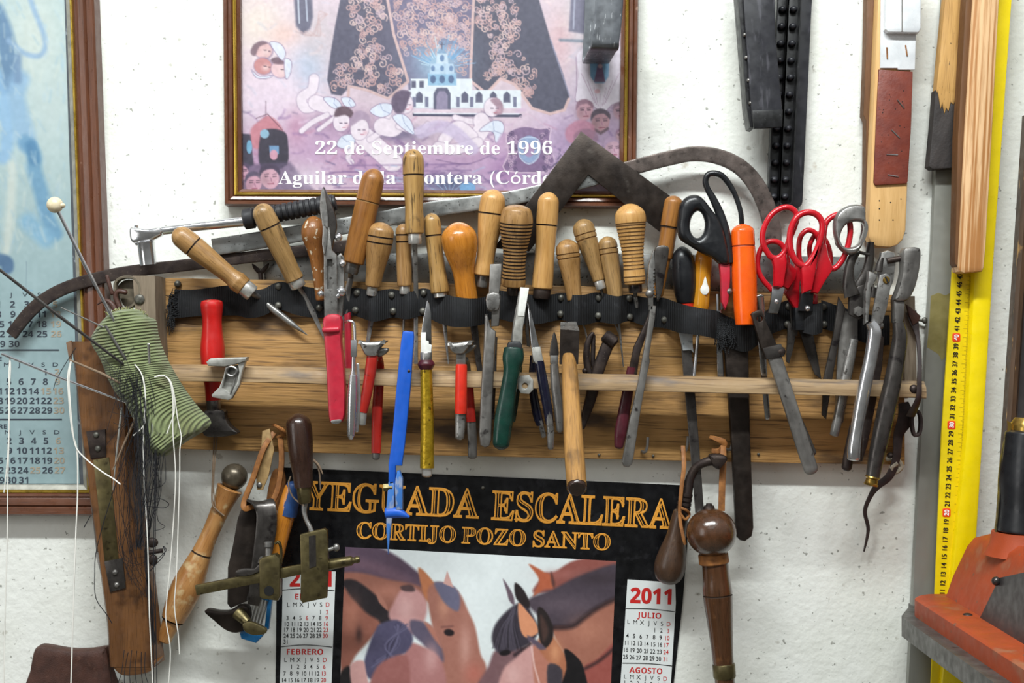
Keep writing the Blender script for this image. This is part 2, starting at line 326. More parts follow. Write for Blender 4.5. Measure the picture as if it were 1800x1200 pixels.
    def plate(s, poly, d, th, b=1.5, holes=(), mi=0, rnd=False, gdir=None, dome=0):
        """outline in x,y; back at d, front at d+th; b = edge bevel; rnd = round both faces; dome = inflate the front"""
        def area(p): return sum(p[i][0]*p[(i+1) % len(p)][1]-p[(i+1) % len(p)][0]*p[i][1] for i in range(len(p)))/2
        loops = []
        for i, p in enumerate([poly]+list(holes)):
            p = [tuple(q[:2]) for q in p]; a = area(p)
            if (i == 0) != (a > 0): p = p[::-1]
            loops.append(np.array(p, float))
        def inset(P, t):
            if t == 0: return P
            e1 = P-np.roll(P, 1, 0); e2 = np.roll(P, -1, 0)-P
            e1 /= np.linalg.norm(e1, axis=1)[:, None]+1e-9; e2 /= np.linalg.norm(e2, axis=1)[:, None]+1e-9
            n1 = np.stack([-e1[:, 1], e1[:, 0]], 1); n2 = np.stack([-e2[:, 1], e2[:, 0]], 1); m = n1+n2
            l = np.maximum(np.sum(m*m, 1), .5); return P+2*m/l[:, None]*t
        if rnd:
            r = th/2; b = min(b, r) if b else r
            rings = [(b*(1-math.cos(a)), th/2-r*math.sin(a)) if False else (b*(1-math.sin(math.pi/2-abs(a))), th/2+r*math.sin(a)) for a in [(-1+2*i/8)*math.pi/2 for i in range(9)]]
        else:
            b = min(b, th*.8)
            rings = [(0, 0), (0, th-b), (b*.3, th-b*.3), (b, th)] if b else [(0, 0), (0, th)]
        A2 = loops[0]; mean = A2.mean(0); C = np.cov((A2-mean).T); ev, evec = np.linalg.eigh(C); ax = evec[:, 1]
        if gdir is not None: ax = np.array([math.cos(math.radians(gdir)), math.sin(math.radians(gdir))])
        px = np.array([-ax[1], ax[0]])
        v = []; g = []; f = []; idx = []
        for (ins, z) in rings:
            row = []
            for P in loops:
                Q = inset(P, ins); row.append(range(len(v), len(v)+len(Q)))
                for q in Q: v.append((q[0], q[1], d+z)); g.append((np.dot(q, px), z, np.dot(q, ax)))
            idx.append(row)
        for i in range(len(rings)-1):
            for li, P in enumerate(loops):
                a, c = idx[i][li], idx[i+1][li]; n = len(P)
                for k in range(n): f.append((a[k], a[(k+1) % n], c[(k+1) % n], c[k]))
        for row, fl in ((idx[0], 1), (idx[-1], 0)):
            allv = [i for r in row for i in r]
            tris = tessellate_polygon([[Vector((v[i][0], v[i][1], 0)) for i in r] for r in row])
            for t in tris: f.append(tuple(allv[k] for k in (t[::-1] if fl else t)))
        return s.add(v, f, g, mi)
    def box(s, x0, y0, x1, y1, d, th, b=1.5, mi=0, rot=0, gdir=None):
        cx, cy = (x0+x1)/2, (y0+y1)/2; c, q = math.cos(math.radians(rot)), math.sin(math.radians(rot))
        p = [(cx+(x-cx)*c-(y-cy)*q, cy+(x-cx)*q+(y-cy)*c) for x, y in ((x0, y0), (x1, y0), (x1, y1), (x0, y1))]
        return s.plate(p, d, th, b, mi=mi, gdir=gdir)
    def hexa(s, c8, mi=0):
        """8 corners: back 4 then front 4, same order"""
        f = [(0, 1, 2, 3), (4, 5, 6, 7), (0, 1, 5, 4), (1, 2, 6, 5), (2, 3, 7, 6), (3, 0, 4, 7)]
        g = [(p[0], p[2], p[1]) for p in c8]
        return s.add(c8, f, g, mi)
    def pillow(s, poly, d, th, nr=7, mi=0, gdir=0, p=.5):
        """inflated closed shape from an outline"""
        P = np.array(poly, float)[:, :2]; c = P.mean(0); n = len(P); v = []; g = []; f = []
        a = math.radians(gdir); ax = np.array([math.cos(a), math.sin(a)]); px = np.array([-ax[1], ax[0]])
        for sgn in (-1, 1):
            o = len(v)
            for i in range(nr+1):
                t = i/nr; z = th/2*(max(0, 1-t**2.2))**p*sgn
                for q in P:
                    w = c+(q-c)*max(t, .001); v.append((w[0], w[1], d+z)); g.append((np.dot(w, px), z, np.dot(w, ax)))
            for i in range(nr):
                for k in range(n): f.append((o+i*n+k, o+i*n+(k+1) % n, o+(i+1)*n+(k+1) % n, o+(i+1)*n+k))
        return s.add(v, f, g, mi)

def obj_from(name, mb, mats, parent, O, s, d0, sharp=38, merge=True):
    me = bpy.data.meshes.new(name)
    V = np.array(mb.v); X = np.empty_like(V)
    X[:, 0] = (V[:, 0]-900)*K*s-O[0]; X[:, 2] = ZC+(600-V[:, 1])*K*s-O[2]; X[:, 1] = -(d0+(V[:, 2]-d0)*s)*K-O[1]
    me.from_pydata(X.tolist(), [], mb.f)
    a = me.attributes.new('gc', 'FLOAT_VECTOR', 'POINT'); a.data.foreach_set('vector', np.array(mb.g, np.float32).ravel())
    if mb.c is not None:
        a = me.attributes.new('Col', 'FLOAT_COLOR', 'POINT'); a.data.foreach_set('color', np.array(mb.c, np.float32).ravel())
    for m in (mats if isinstance(mats, (list, tuple)) else [mats]): me.materials.append(m)
    me.polygons.foreach_set('material_index', mb.m)
    if merge:
        bm = bmesh.new(); bm.from_mesh(me); bmesh.ops.recalc_face_normals(bm, faces=bm.faces); bm.to_mesh(me); bm.free()
    me.polygons.foreach_set('use_smooth', [True]*len(me.polygons))
    me.set_sharp_from_angle(angle=math.radians(sharp)); me.update()
    o = bpy.data.objects.new(name, me); COL.objects.link(o); o.parent = parent; return o

class Thing:
    """an Empty that stands for one thing; its parts are built in photo pixels at reference depth d0"""
    def __init__(s, name, label, cat_, d0, at, group=None):
        s.d0 = d0; s.s = 1-d0/DP; s.O = s.w(at[0], at[1], d0)
        e = bpy.data.objects.new(name, None); COL.objects.link(e); e.location = s.O; e.empty_display_size = .01
        e['label'] = label; e['category'] = cat_
        if group: e['group'] = group
        s.e = e
    def w(s, x, y, d): return ((x-900)*K*s.s, -(s.d0+(d-s.d0)*s.s)*K, ZC+(600-y)*K*s.s)
    def q(s, x, y, d):
        """a photo pixel seen at its own depth d, expressed in this thing's pixel space"""
        r = (1-(s.d0+(d-s.d0)*s.s)/DP)/s.s
        return (900+(x-900)*r, 600+(y-600)*r, d)
    def part(s, name, mb, mats, parent=None, label=None, sharp=38, merge=True):
        if parent is None: o = obj_from(name, mb, mats, s.e, s.O, s.s, s.d0, sharp, merge)
        else: o = obj_from(name, mb, mats, parent, s.O, s.s, s.d0, sharp, merge)
        if label: o['label'] = label
        return o
def solo(name, label, cat_, d0, mb, mats, group=None, kind=None, sharp=38, merge=True):
    s = 1-d0/DP; c = np.array(mb.v).mean(0)
    O = ((c[0]-900)*K*s, -(d0+(c[2]-d0)*s)*K, ZC+(600-c[1])*K*s)
    o = obj_from(name, mb, mats, None, O, s, d0, sharp, merge); o.location = O
    if label: o['label'] = label; o['category'] = cat_
    if group: o['group'] = group
    if kind: o['kind'] = kind
    return o

# ---------------------------------------------------------------- printed pictures and lettering
class Paint:
    """a fine grid over a photo quad (tl, tr, br, bl); colours are painted per grid point"""
    def __init__(s, quad, step, col):
        q = np.array(quad, float); w = max(np.linalg.norm(q[1]-q[0]), np.linalg.norm(q[2]-q[3])); h = max(np.linalg.norm(q[3]-q[0]), np.linalg.norm(q[2]-q[1]))
        s.nx = int(w/step)+1; s.ny = int(h/step)+1
        u, v = np.meshgrid(np.linspace(0, 1, s.nx), np.linspace(0, 1, s.ny)); u = u[..., None]; v = v[..., None]
        P = (q[0]*(1-u)+q[1]*u)*(1-v)+(q[3]*(1-u)+q[2]*u)*v
        s.X, s.Y = P[..., 0], P[..., 1]; s.I = np.zeros(P.shape[:2]+(3,)); s.I[:] = np.array(col)/255
    def _mix(s, a, col, sl=None):
        c = np.array(col)/255
        if sl is None: s.I = s.I*(1-a[..., None])+c*a[..., None]
        else: s.I[sl] = s.I[sl]*(1-a[..., None])+c*a[..., None]
    def _win(s, pts, pad):
        p = np.array(pts, float); x0, y0 = p.min(0)-pad; x1, y1 = p.max(0)+pad
        m = (s.X >= x0) & (s.X <= x1) & (s.Y >= y0) & (s.Y <= y1)
        r = np.where(m.any(1))[0]; c = np.where(m.any(0))[0]
        if not len(r) or not len(c): return None
        return (slice(r[0], r[-1]+1), slice(c[0], c[-1]+1))
    @staticmethod
    def dist(X, Y, p, closed):
        d = np.full(X.shape, 1e9); n = len(p)
        for i in range(n if closed else n-1):
            a, b = p[i], p[(i+1) % n]; e = b-a; l = e@e+1e-9
            t = np.clip(((X-a[0])*e[0]+(Y-a[1])*e[1])/l, 0, 1); d = np.minimum(d, (X-a[0]-t*e[0])**2+(Y-a[1]-t*e[1])**2)
        return np.sqrt(d)
    def mask(s, pts, soft, sl):
        p = np.array(pts, float); X, Y = s.X[sl], s.Y[sl]; ins = np.zeros(X.shape, bool); n = len(p)
        for i in range(n):
            a, b = p[i], p[(i+1) % n]
            with np.errstate(divide='ignore', invalid='ignore'):
                ins ^= ((a[1] > Y) != (b[1] > Y)) & (X < (b[0]-a[0])*(Y-a[1])/(b[1]-a[1]+1e-12)+a[0])
        d = s.dist(X, Y, p, True); return np.clip(.5+np.where(ins, d, -d)/soft, 0, 1)
    def poly(s, pts, col, soft=1.5, al=1, sm=0):
        if sm: pts = cat(pts, sm, True)
        sl = s._win(pts, soft)
        if sl: s._mix(s.mask(pts, soft, sl)*al, col, sl)
    def line(s, pts, w, col, soft=1.2, al=1, sm=0, closed=False):
        if sm: pts = cat(pts, sm, closed)
        p = np.array(pts, float); sl = s._win(p, w+soft)
        if sl: s._mix(np.clip(.5+(w/2-s.dist(s.X[sl], s.Y[sl], p, closed))/soft, 0, 1)*al, col, sl)
    def ell(s, x, y, rx, ry, col, rot=0, soft=1.5, al=1):
        a = math.radians(rot); pts = [(x+rx*math.cos(t)*math.cos(a)-ry*math.sin(t)*math.sin(a), y+rx*math.cos(t)*math.sin(a)+ry*math.sin(t)*math.cos(a)) for t in np.linspace(0, 2*math.pi, 24, endpoint=False)]
        s.poly(pts, col, soft, al)
    def blob(s, x, y, rx, ry, col, al=.8):
        s._mix(al*np.exp(-((s.X-x)/rx)**2-((s.Y-y)/ry)**2), col)
    def noise(s, sc, amp, oct=3, stx=1):
        n = np.zeros(s.X.shape)
        for o in range(oct):
            q = sc/2**o; gx = (s.X-s.X.min())/q/stx; gy = (s.Y-s.Y.min())/q; G = np.random.rand(int(gy.max())+3, int(gx.max())+3)
            ix = gx.astype(int); iy = gy.astype(int); fx = gx-ix; fy = gy-iy; fx = fx*fx*(3-2*fx); fy = fy*fy*(3-2*fy)
            n += ((G[iy, ix]*(1-fx)+G[iy, ix+1]*fx)*(1-fy)+(G[iy+1, ix]*(1-fx)+G[iy+1, ix+1]*fx)*fy-.5)/2**o
        s.I = np.clip(s.I+(n*amp)[..., None], 0, 1); return n
    def mb(s, d):
        m = MB(); n = s.nx*s.ny; m.v = np.stack([s.X.ravel(), s.Y.ravel(), np.full(n, float(d))], 1).tolist(); m.g = m.v
        i = np.arange(n).reshape(s.ny, s.nx)
        m.f = np.stack([i[:-1, :-1].ravel(), i[1:, :-1].ravel(), i[1:, 1:].ravel(), i[:-1, 1:].ravel()], 1).tolist(); m.m = [0]*len(m.f)
        c = s.I.reshape(-1, 3); c = np.where(c <= .04045, c/12.92, ((c+.055)/1.055)**2.4); m.c = np.concatenate([c, np.ones((n, 1))], 1); return m
_gl = {}
def bold(t, kind):
    if kind is None: return t
    up, lo, dg = {'serif': (0x1D400, 0x1D41A, 0x1D7CE), 'sans': (0x1D5D4, 0x1D5EE, 0x1D7EC)}[kind]
    return ''.join(chr(up+ord(c)-65) if 'A' <= c <= 'Z' else chr(lo+ord(c)-97) if 'a' <= c <= 'z' else chr(dg+ord(c)-48) if '0' <= c <= '9' else c for c in t)
def glyphs(t, kind, outline, off):
    k = (t, kind, outline, off)
    if k not in _gl:
        c = bpy.data.curves.new('t', 'FONT'); c.body = bold(t, kind); c.size = 1; c.offset = off; c.resolution_u = 4
        if outline: c.fill_mode = 'NONE'; c.bevel_depth = outline; c.bevel_resolution = 0
        o = bpy.data.objects.new('t', c); me = bpy.data.meshes.new_from_object(o)
        _gl[k] = (np.array([v.co[:] for v in me.vertices]).reshape(-1, 3), [tuple(p.vertices) for p in me.polygons])
        bpy.data.objects.remove(o); bpy.data.curves.remove(c); bpy.data.meshes.remove(me)
    return _gl[k]
def text(mb, t, x, y, h, d, w=None, kind=None, sx=1, rot=0, al='c', outline=0, off=0, mi=0):
    """write t with capital height h, baseline at y; x = left, centre or right by al; w fixes the width"""
    V, F = glyphs(t, kind, outline, off)
    if not len(V): return mb
    sc = h/.69; x0, x1 = V[:, 0].min(), V[:, 0].max(); fx = sc*sx if w is None else w/(x1-x0)
    ref = {'c': (x0+x1)/2, 'l': x0, 'r': x1}[al]
    X = (V[:, 0]-ref)*fx; Y = -V[:, 1]*sc; c, q = math.cos(rot), math.sin(rot)
    P = np.stack([x+X*c-Y*q, y+X*q+Y*c, d+V[:, 2]*sc*.3], 1); return mb.add(P.tolist(), F, None, mi)
# ---------------------------------------------------------------- the setting
solo('wall_back', None, None, 0, MB().box(-900, -700, 2700, 1900, -40, 40, 0), M['wall'], kind='structure')

def inset4(q, t):
    q = [np.array(p, float) for p in q]; out = []
    for i in range(4):
        a, b, c = q[i-1], q[i], q[(i+1) % 4]; e1 = (b-a)/np.linalg.norm(b-a); e2 = (c-b)/np.linalg.norm(c-b)
        n1 = np.array([-e1[1], e1[0]]); n2 = np.array([-e2[1], e2[0]]); m = n1+n2; out.append(b+2*m/(m@m)*t)
    return out
def moulding(q, prof):
    """q clockwise outer quad; prof = (inset, height) around a picture frame, mitred at the corners"""
    mb = MB(); R = [inset4(q, t) for t, _ in prof]
    for i in range(4):
        j = (i+1) % 4; ax = (np.array(q[j])-np.array(q[i])); ax = ax/np.linalg.norm(ax)
        v = []; g = []
        for (t, h), r in zip(prof, R):
            for k in (i, j): v.append((*r[k], h)); g.append((t, h, r[k]@ax))
        n = len(prof); mb.add(v, [(2*k, 2*k+1, 2*k+3, 2*k+2) for k in range(n-1)], g)
    return mb

solo('floor', None, None, 0, MB().add([(-1500, 3100, -20), (3300, 3100, -20), (3300, 3100, 5200), (-1500, 3100, 5200)], [(0, 1, 2, 3)]), mk('grey_concrete_floor', '#8d887e', '#7d786e', rough=.8, sc=.01), kind='structure')
# ---- large framed religious print
t = Thing('framed_poster', 'large brown and gilt framed religious poster with dark gold-embroidered robe, above the tool rack', 'picture', 12, (757, 362))
Q = [(392, -330), (1125, -330), (1117, 366), (398, 362)]
t.part('frame', moulding(Q, [(0, 0), (0, 27), (2, 31), (7, 31), (9, 28), (10, 31), (15, 29), (17, 24)]), M['frame'])
t.part('gilt_edge', moulding(Q, [(17, 24), (17.5, 27), (20, 28), (22, 26), (22.5, 22)]), M['gold'], label='gilt inner edge')
t.part('inner_lip', moulding(Q, [(22.5, 22), (24, 23), (29, 20), (30, 10)]), M['frame'])
q4 = inset4(Q, 29)
rn0 = random.Random(21)
P = Paint([(q4[0][0], -12), (q4[1][0], -12), q4[2], q4[3]], 1.5, (226, 205, 216))
P.noise(90, .12, 4)
for x, y, rx, ry, c, a in [(450, 40, 60, 60, (240, 226, 214), .9), (470, 190, 70, 60, (238, 220, 236), .8), (545, 115, 30, 40, (176, 196, 222), .8), (560, 60, 40, 60, (206, 196, 200), .7),
        (1010, 30, 40, 70, (214, 210, 214), .9), (985, 70, 25, 60, (222, 178, 182), .7), (1040, 150, 40, 60, (200, 190, 214), .6), (440, 280, 60, 50, (168, 120, 160), .7),
        (560, 260, 70, 40, (190, 150, 190), .7), (650, 290, 90, 40, (196, 150, 186), .7), (760, 300, 110, 40, (176, 138, 184), .7), (900, 300, 60, 50, (158, 112, 166), .8),
        (1000, 250, 70, 60, (160, 132, 176), .7), (600, 215, 60, 25, (150, 110, 150), .6), (1080, 260, 30, 80, (150, 120, 160), .6), (700, 235, 50, 14, (96, 86, 120), .8), (520, 225, 20, 30, (196, 140, 170), .7), (500, 60, 30, 20, (236, 200, 190), .8)]: P.blob(x, y, rx, ry, c, a)
for i in range(520):   # brush strokes of the painted clouds
    x = rn0.uniform(420, 1100); y = rn0.uniform(-10, 342); l = rn0.uniform(6, 26); a = rn0.uniform(-.9, .9); dk = y > 190
    P.line([(x, y), (x+l*math.cos(a)*.6, y+l*math.sin(a)*.5), (x+l*math.cos(a), y+l*math.sin(a)+rn0.uniform(-5, 5))], rn0.uniform(1.5, 6), rn0.choice([(112, 82, 134), (204, 168, 206), (232, 206, 226), (146, 110, 162), (196, 132, 160), (92, 80, 122)] if dk else [(246, 232, 226), (232, 196, 194), (190, 200, 222), (214, 186, 206), (240, 218, 228)]), 3.5, .4 if dk else .25, 3)
P.poly([(516, -12), (548, -12), (550, 30), (545, 50), (532, 60), (520, 45)], (104, 102, 124), 5); P.line([(524, 0), (526, 40)], 3, (190, 196, 210)); P.line([(538, 0), (540, 36)], 3, (180, 186, 204))
for k in range(4): P.line([(520+8*k, 55), (545+6*k, 62), (560, 40-6*k), (575, 25)], 2, (206, 176, 176), 2, .7, 5)
P.poly([(1004, -12), (1034, -12), (1030, 60), (1000, 55)], (120, 118, 140), 4); P.line([(1010, 0), (1008, 50)], 3, (168, 170, 190))
P.line([(985, 70), (1025, 72)], 4, (110, 128, 146), 5)
RL = [(600, -12), (588, 50), (580, 100), (575, 140), (582, 165), (600, 168), (615, 152), (645, 160), (682, 173), (717, 141), (692, 60), (679, -12)]
RC = [(679, -12), (692, 60), (717, 141), (720, 190), (830, 190), (827, 142), (829, 80), (833, -12)]
RR = [(833, -12), (829, 80), (827, 142), (840, 160), (855, 165), (880, 138), (905, 150), (935, 190), (967, 202), (992, 194), (1001, 172), (990, 130), (968, 70), (944, -12)]
for R, c in ((RL, (84, 82, 104)), (RR, (80, 80, 100)), (RC, (112, 106, 136))): P.poly(R, c, 2.5)
P.blob(720, 60, 60, 90, (120, 112, 140), .35); P.blob(770, 110, 45, 40, (166, 204, 228), .9)
def inside(p, R):
    r = False
    for i in range(len(R)):
        a, b = R[i], R[i-1]
        if (a[1] > p[1]) != (b[1] > p[1]) and p[0] < (b[0]-a[0])*(p[1]-a[1])/(b[1]-a[1])+a[0]: r = not r
    return r
rn = random.Random(3)
def swirl(x, y, r, c, w=1.7):
    a0 = rn.random()*6.28; s = rn.choice((-1, 1)); P.line([(x+r*(1-i/14)*math.cos(a0+s*i*.62), y+r*(1-i/14)*math.sin(a0+s*i*.62)) for i in range(13)], w, c, 1.3)
GO = [(214, 176, 172), (226, 196, 190), (198, 158, 158), (206, 178, 186)]
for R, n, ok in ((RL, 150, lambda x, y: abs(x-(650+(y-70)*.12)) < 24+12*math.sin(y*.07) or y > 112), (RR, 150, lambda x, y: abs(x-(865+(y*.25))) < 34+10*math.sin(y*.06) and x < 985), (RC, 230, lambda x, y: y < 95 and abs(x-760) < 62 or abs(x-760) > 45 and y < 130)):
    k = 0
    while k < n:
        x = rn.uniform(570, 1005); y = rn.uniform(-8, 192)
        if inside((x, y), R) and ok(x, y) and all(inside((x+a, y+b), R) for a, b in ((6, 0), (-6, 0), (0, 6), (0, -6))): swirl(x, y, rn.uniform(4, 9), rn.choice(GO)); k += 1
for p in ([(679, -12), (692, 60), (717, 141)], [(833, -12), (829, 80), (827, 142)]): P.line(p, 5, (216, 184, 182), 1.5)
P.line([(612, 168), (613, 151), (645, 158), (682, 173), (717, 143)], 5, (214, 182, 180), 1.5); P.line([(827, 142), (840, 152), (855, 164), (880, 138), (905, 148), (935, 190), (967, 200), (992, 193), (1000, 174)], 5, (222, 188, 186), 1.5, 1, 0)
P.line([(968, 70), (1001, 168)], 2, (150, 150, 176), 2)
for i in range(40):   # rays round the church
    a = -math.pi*(.02+.96*rn.random()); r = rn.uniform(30, 60); P.line([(777+24*math.cos(a), 118+20*math.sin(a)), (777+r*math.cos(a), 118+r*math.sin(a))], 1.2, rn.choice([(120, 172, 214), (200, 226, 240), (150, 190, 226)]), 1)
WH = (232, 238, 244); BL = (150, 192, 222); DK = (92, 92, 118)
P.poly([(718, 158), (916, 158), (916, 190), (718, 190)], WH); P.poly([(722, 138), (830, 138), (830, 160), (722, 160)], WH); P.poly([(752, 128), (802, 128), (802, 150), (752, 150)], BL)
P.poly([(757, 112), (797, 112), (799, 130), (755, 130)], (190, 214, 234)); P.poly([(768, 92), (786, 92), (788, 112), (766, 112)], (206, 224, 238)); P.poly([(777, 80), (786, 94), (768, 94)], (140, 170, 200))
P.line([(777, 74), (777, 86)], 1.5, DK); P.line([(773, 78), (781, 78)], 1.5, DK)
for x in (761, 777, 793): P.ell(x, 139, 5, 7, (84, 110, 150)); P.ell(x, 120, 3.5, 5, (110, 140, 180))
P.ell(777, 102, 4, 6, (110, 140, 180)); P.poly([(762, 192), (762, 164), (768, 154), (786, 154), (792, 164), (792, 192)], DK); P.poly([(767, 192), (767, 168), (772, 160), (782, 160), (787, 168), (787, 192)], (150, 140, 168))
for x in (727, 741): P.poly([(x-4, 142), (x+4, 142), (x+4, 154), (x-4, 154)], DK)
for x in (737, 817, 842, 867, 891): P.poly([(x-6, 180), (x-6, 166), (x, 160), (x+6, 166), (x+6, 180)], DK)
for x in (728, 750, 805, 829, 905): P.poly([(x-3, 188), (x-3, 170), (x+3, 170), (x+3, 188)], (120, 122, 150))
P.line([(728, 201), (915, 203)], 6, (70, 70, 96)); P.line([(728, 199), (912, 200)], 2, (236, 238, 246))
# cherubs, wings, cloth: pale flesh shapes with dark hair
FL = (240, 226, 236); FS = (214, 178, 200); LN = (128, 104, 140); HR = (104, 84, 108); WG = (226, 232, 246)
def cherub(body, wings, head, hair, hr):
    for b in body:
        P.line(b[0], b[1]+2, LN, 2, .55, 5); P.line(b[0], b[1], FL, 2, 1, 5)
    for w in wings:
        P.poly(w, WG, 1.5, 1, 4); P.line(w, 1.2, LN, 1.2, .8, 4, True); c = np.mean(w, 0)
        for q in w[1::2]: P.line([c, q], 1, (150, 160, 196), 1)
    P.ell(*head[:2], head[2]+1, head[3]+1, LN, head[4], 2, .6); P.ell(*head, col=FL) if False else P.ell(head[0], head[1], head[2], head[3], FL, head[4])
    P.poly(hair, hr, 3, .95, 4); x, y = head[0]+2, head[1]+3
    P.line([(x-5, y-1), (x-1, y-1)], 1.6, (90, 70, 100)); P.line([(x+4, y-1), (x+8, y-1)], 1.6, (90, 70, 100)); P.line([(x, y+7), (x+5, y+7)], 1.6, (196, 120, 140)); P.blob(x+8, y+4, 4, 4, (232, 176, 190), .6)
cherub([([(552, 138), (548, 158), (530, 172), (537, 190), (560, 183)], 17), ([(555, 180), (585, 190)], 26), ([(575, 202), (550, 214), (530, 230)], 9), ([(590, 205), (560, 228)], 7)], [[(568, 172), (588, 172), (600, 184), (596, 192), (582, 188)], [(600, 172), (616, 172), (625, 184), (618, 188), (606, 186)]], (600, 214, 14, 17, 15), [(588, 205), (592, 190), (608, 187), (620, 196), (620, 208), (606, 202)], (96, 70, 84))
cherub([([(640, 240), (665, 262), (690, 285)], 34), ([(650, 245), (676, 225), (684, 198)], 10), ([(622, 255), (612, 275), (618, 285)], 9)], [[(592, 256), (600, 240), (618, 236), (624, 248), (612, 262)]], (632, 226, 16, 20, 5), [(616, 222), (618, 204), (632, 194), (648, 202), (650, 216), (636, 210)], (176, 152, 176))
cherub([([(672, 222), (690, 225), (700, 214)], 30), ([(700, 222), (735, 232), (752, 218)], 9)], [[(650, 195), (668, 182), (690, 184), (686, 200), (668, 206)], [(690, 206), (706, 200), (722, 212), (728, 236), (708, 226)]], (712, 182, 14, 17, -10), [(688, 182), (692, 166), (706, 158), (722, 162), (718, 176), (710, 196), (696, 198)], (94, 78, 104))
cherub([([(845, 215), (820, 212), (800, 206)], 10), ([(846, 212), (848, 225), (830, 250)], 28), ([(830, 240), (805, 222), (780, 246)], 20), ([(840, 250), (800, 262), (770, 258)], 18)], [[(842, 230), (866, 212), (884, 216), (884, 236), (872, 252), (866, 232)]], (866, 188, 15, 17, 20), [(862, 176), (874, 172), (884, 184), (882, 200), (868, 200), (874, 190)], (168, 136, 152))
P.line([(740, 232), (770, 222), (800, 232), (830, 262)], 22, (206, 190, 220), 4, .8, 5); P.line([(760, 276), (820, 282), (870, 262), (886, 240)], 14, (196, 160, 194), 4, .8, 5); P.line([(766, 280), (822, 288), (872, 268)], 1.5, (120, 92, 136), 2, .8, 5)
for x, y, c in ((462, 88, (232, 190, 190)), (462, 116, (206, 140, 140)), (492, 122, (236, 200, 204))):
    P.ell(x+1, y, 18, 16, LN, 20, 3, .6); P.ell(x, y, 16, 14, c, 20, 2); P.blob(x+5, y+3, 7, 6, (242, 214, 212), .8); P.line([(x+2, y), (x+6, y)], 1.6, (90, 60, 80)); P.line([(x+10, y+2), (x+13, y+2)], 1.6, (90, 60, 80))
P.poly([(440, 92), (446, 78), (460, 72), (470, 76), (456, 82), (448, 98)], (120, 92, 104), 3, .9, 3); P.poly([(476, 104), (490, 100), (500, 112), (482, 112)], (110, 82, 96), 3, .9, 3)
for w in ([(474, 74), (492, 76), (502, 92), (496, 106), (484, 92)], [(442, 122), (456, 134), (480, 132), (468, 138), (450, 136)], [(500, 104), (512, 108), (510, 130), (502, 138)]): P.poly(w, WG, 1.5, .9, 4); P.line(w, 1.2, LN, 1.2, .7, 4, True)
P.poly([(442, 225), (456, 212), (470, 203), (486, 212), (498, 230), (500, 250), (450, 262), (440, 245)], (206, 128, 140), 4, .9, 3); P.line([(467, 178), (467, 204)], 1.2, (120, 90, 110)); P.line([(450, 208), (470, 200), (496, 228)], 1.2, (110, 70, 90), 1.4)
P.poly([(420, 234), (440, 236), (446, 290), (420, 300)], (60, 54, 74), 3); P.poly([(458, 236), (476, 226), (500, 232), (506, 250), (504, 290), (470, 298), (455, 285)], (52, 46, 64), 3, 1, 3); P.ell(465, 235, 8, 8, (150, 190, 214)); P.ell(438, 258, 5, 12, (120, 176, 208)); P.poly([(473, 256), (490, 256), (490, 270), (482, 276), (474, 270)], (120, 160, 200)); P.ell(481, 272, 7, 9, (216, 160, 180))
def face(x, y, r, c, hc, rot=0, look=1):
    P.ell(x, y, r*.82, r, c, rot, 2); P.blob(x-look*r*.5, y+r*.2, r*.5, r*.7, tuple(v*.72 for v in c), .6)
    P.poly([(x-r*.9, y-r*.1), (x-r*.8, y-r*.9), (x, y-r*1.25), (x+r*.8, y-r*.85), (x+r*.85, y-r*.25), (x+r*.3, y-r*.75), (x-r*.5, y-r*.6)], hc, 2.5, 1, 3)
    for e in (-.3, .4): P.line([(x+e*r-2, y-r*.1), (x+e*r+3, y-r*.12)], 2, (70, 44, 66)); P.line([(x+e*r-3, y-r*.28), (x+e*r+4, y-r*.32)], 1.2, (80, 54, 76))
    P.line([(x+r*.08, y), (x+r*.16, y+r*.32)], 1.3, (160, 106, 136)); P.line([(x-r*.15, y+r*.55), (x+r*.35, y+r*.52)], 1.8, (150, 70, 96))
P.poly([(420, 290), (510, 285), (560, 342), (420, 342)], (96, 80, 112), 6, .7)
face(424, 302, 15, (222, 168, 190), (84, 66, 96)); face(446, 322, 17, (220, 166, 186), (92, 78, 104), 15); face(474, 312, 20, (226, 176, 192), (72, 58, 84), -15)
P.blob(545, 310, 30, 18, (226, 208, 226), .8)
P.poly([(1013, 100), (1035, 80), (1090, 82), (1096, 110), (1092, 150), (1094, 180), (1076, 184), (1060, 198), (1045, 190), (1036, 182), (1012, 178), (1014, 150), (1018, 130)], (234, 224, 236), 2, 1, 3); P.line([(1013, 100), (1014, 150), (1012, 178), (1036, 182), (1060, 198), (1076, 184), (1094, 180)], 1.3, (160, 130, 160), 1.3, 1, 3)
P.poly([(1037, 106), (1071, 106), (1070, 134), (1062, 146), (1046, 146), (1038, 134)], (134, 184, 222)); P.poly([(1051, 112), (1058, 112), (1064, 144), (1044, 144)], (130, 104, 140)); P.ell(1055, 116, 4, 4, (226, 196, 206))
for k in range(7): P.line([(1055+(k-3)*3, 190-abs(k-3)*3), (1055+(k-3)*11, 165-abs(k-3)*12)], 1, (190, 160, 186), 1)
P.ell(1050, 160, 5, 4, (226, 180, 190))
face(1028, 195, 17, (218, 168, 182), (150, 110, 130), 20); face(1056, 214, 19, (192, 146, 156), (84, 68, 84), 10); P.line([(1042, 226), (1056, 234), (1068, 226)], 5, (104, 80, 92), 3); face(1090, 196, 14, (206, 160, 176), (150, 120, 140)); face(1078, 262, 18, (220, 178, 196), (190, 160, 190)); face(1092, 238, 10, (226, 180, 190), (150, 110, 140))
P.poly([(995, 226), (1020, 210), (1045, 222), (1038, 250), (1000, 250)], (206, 136, 160), 4, .8, 3); P.ell(1030, 242, 22, 16, (150, 110, 134), 0, 4, .7)
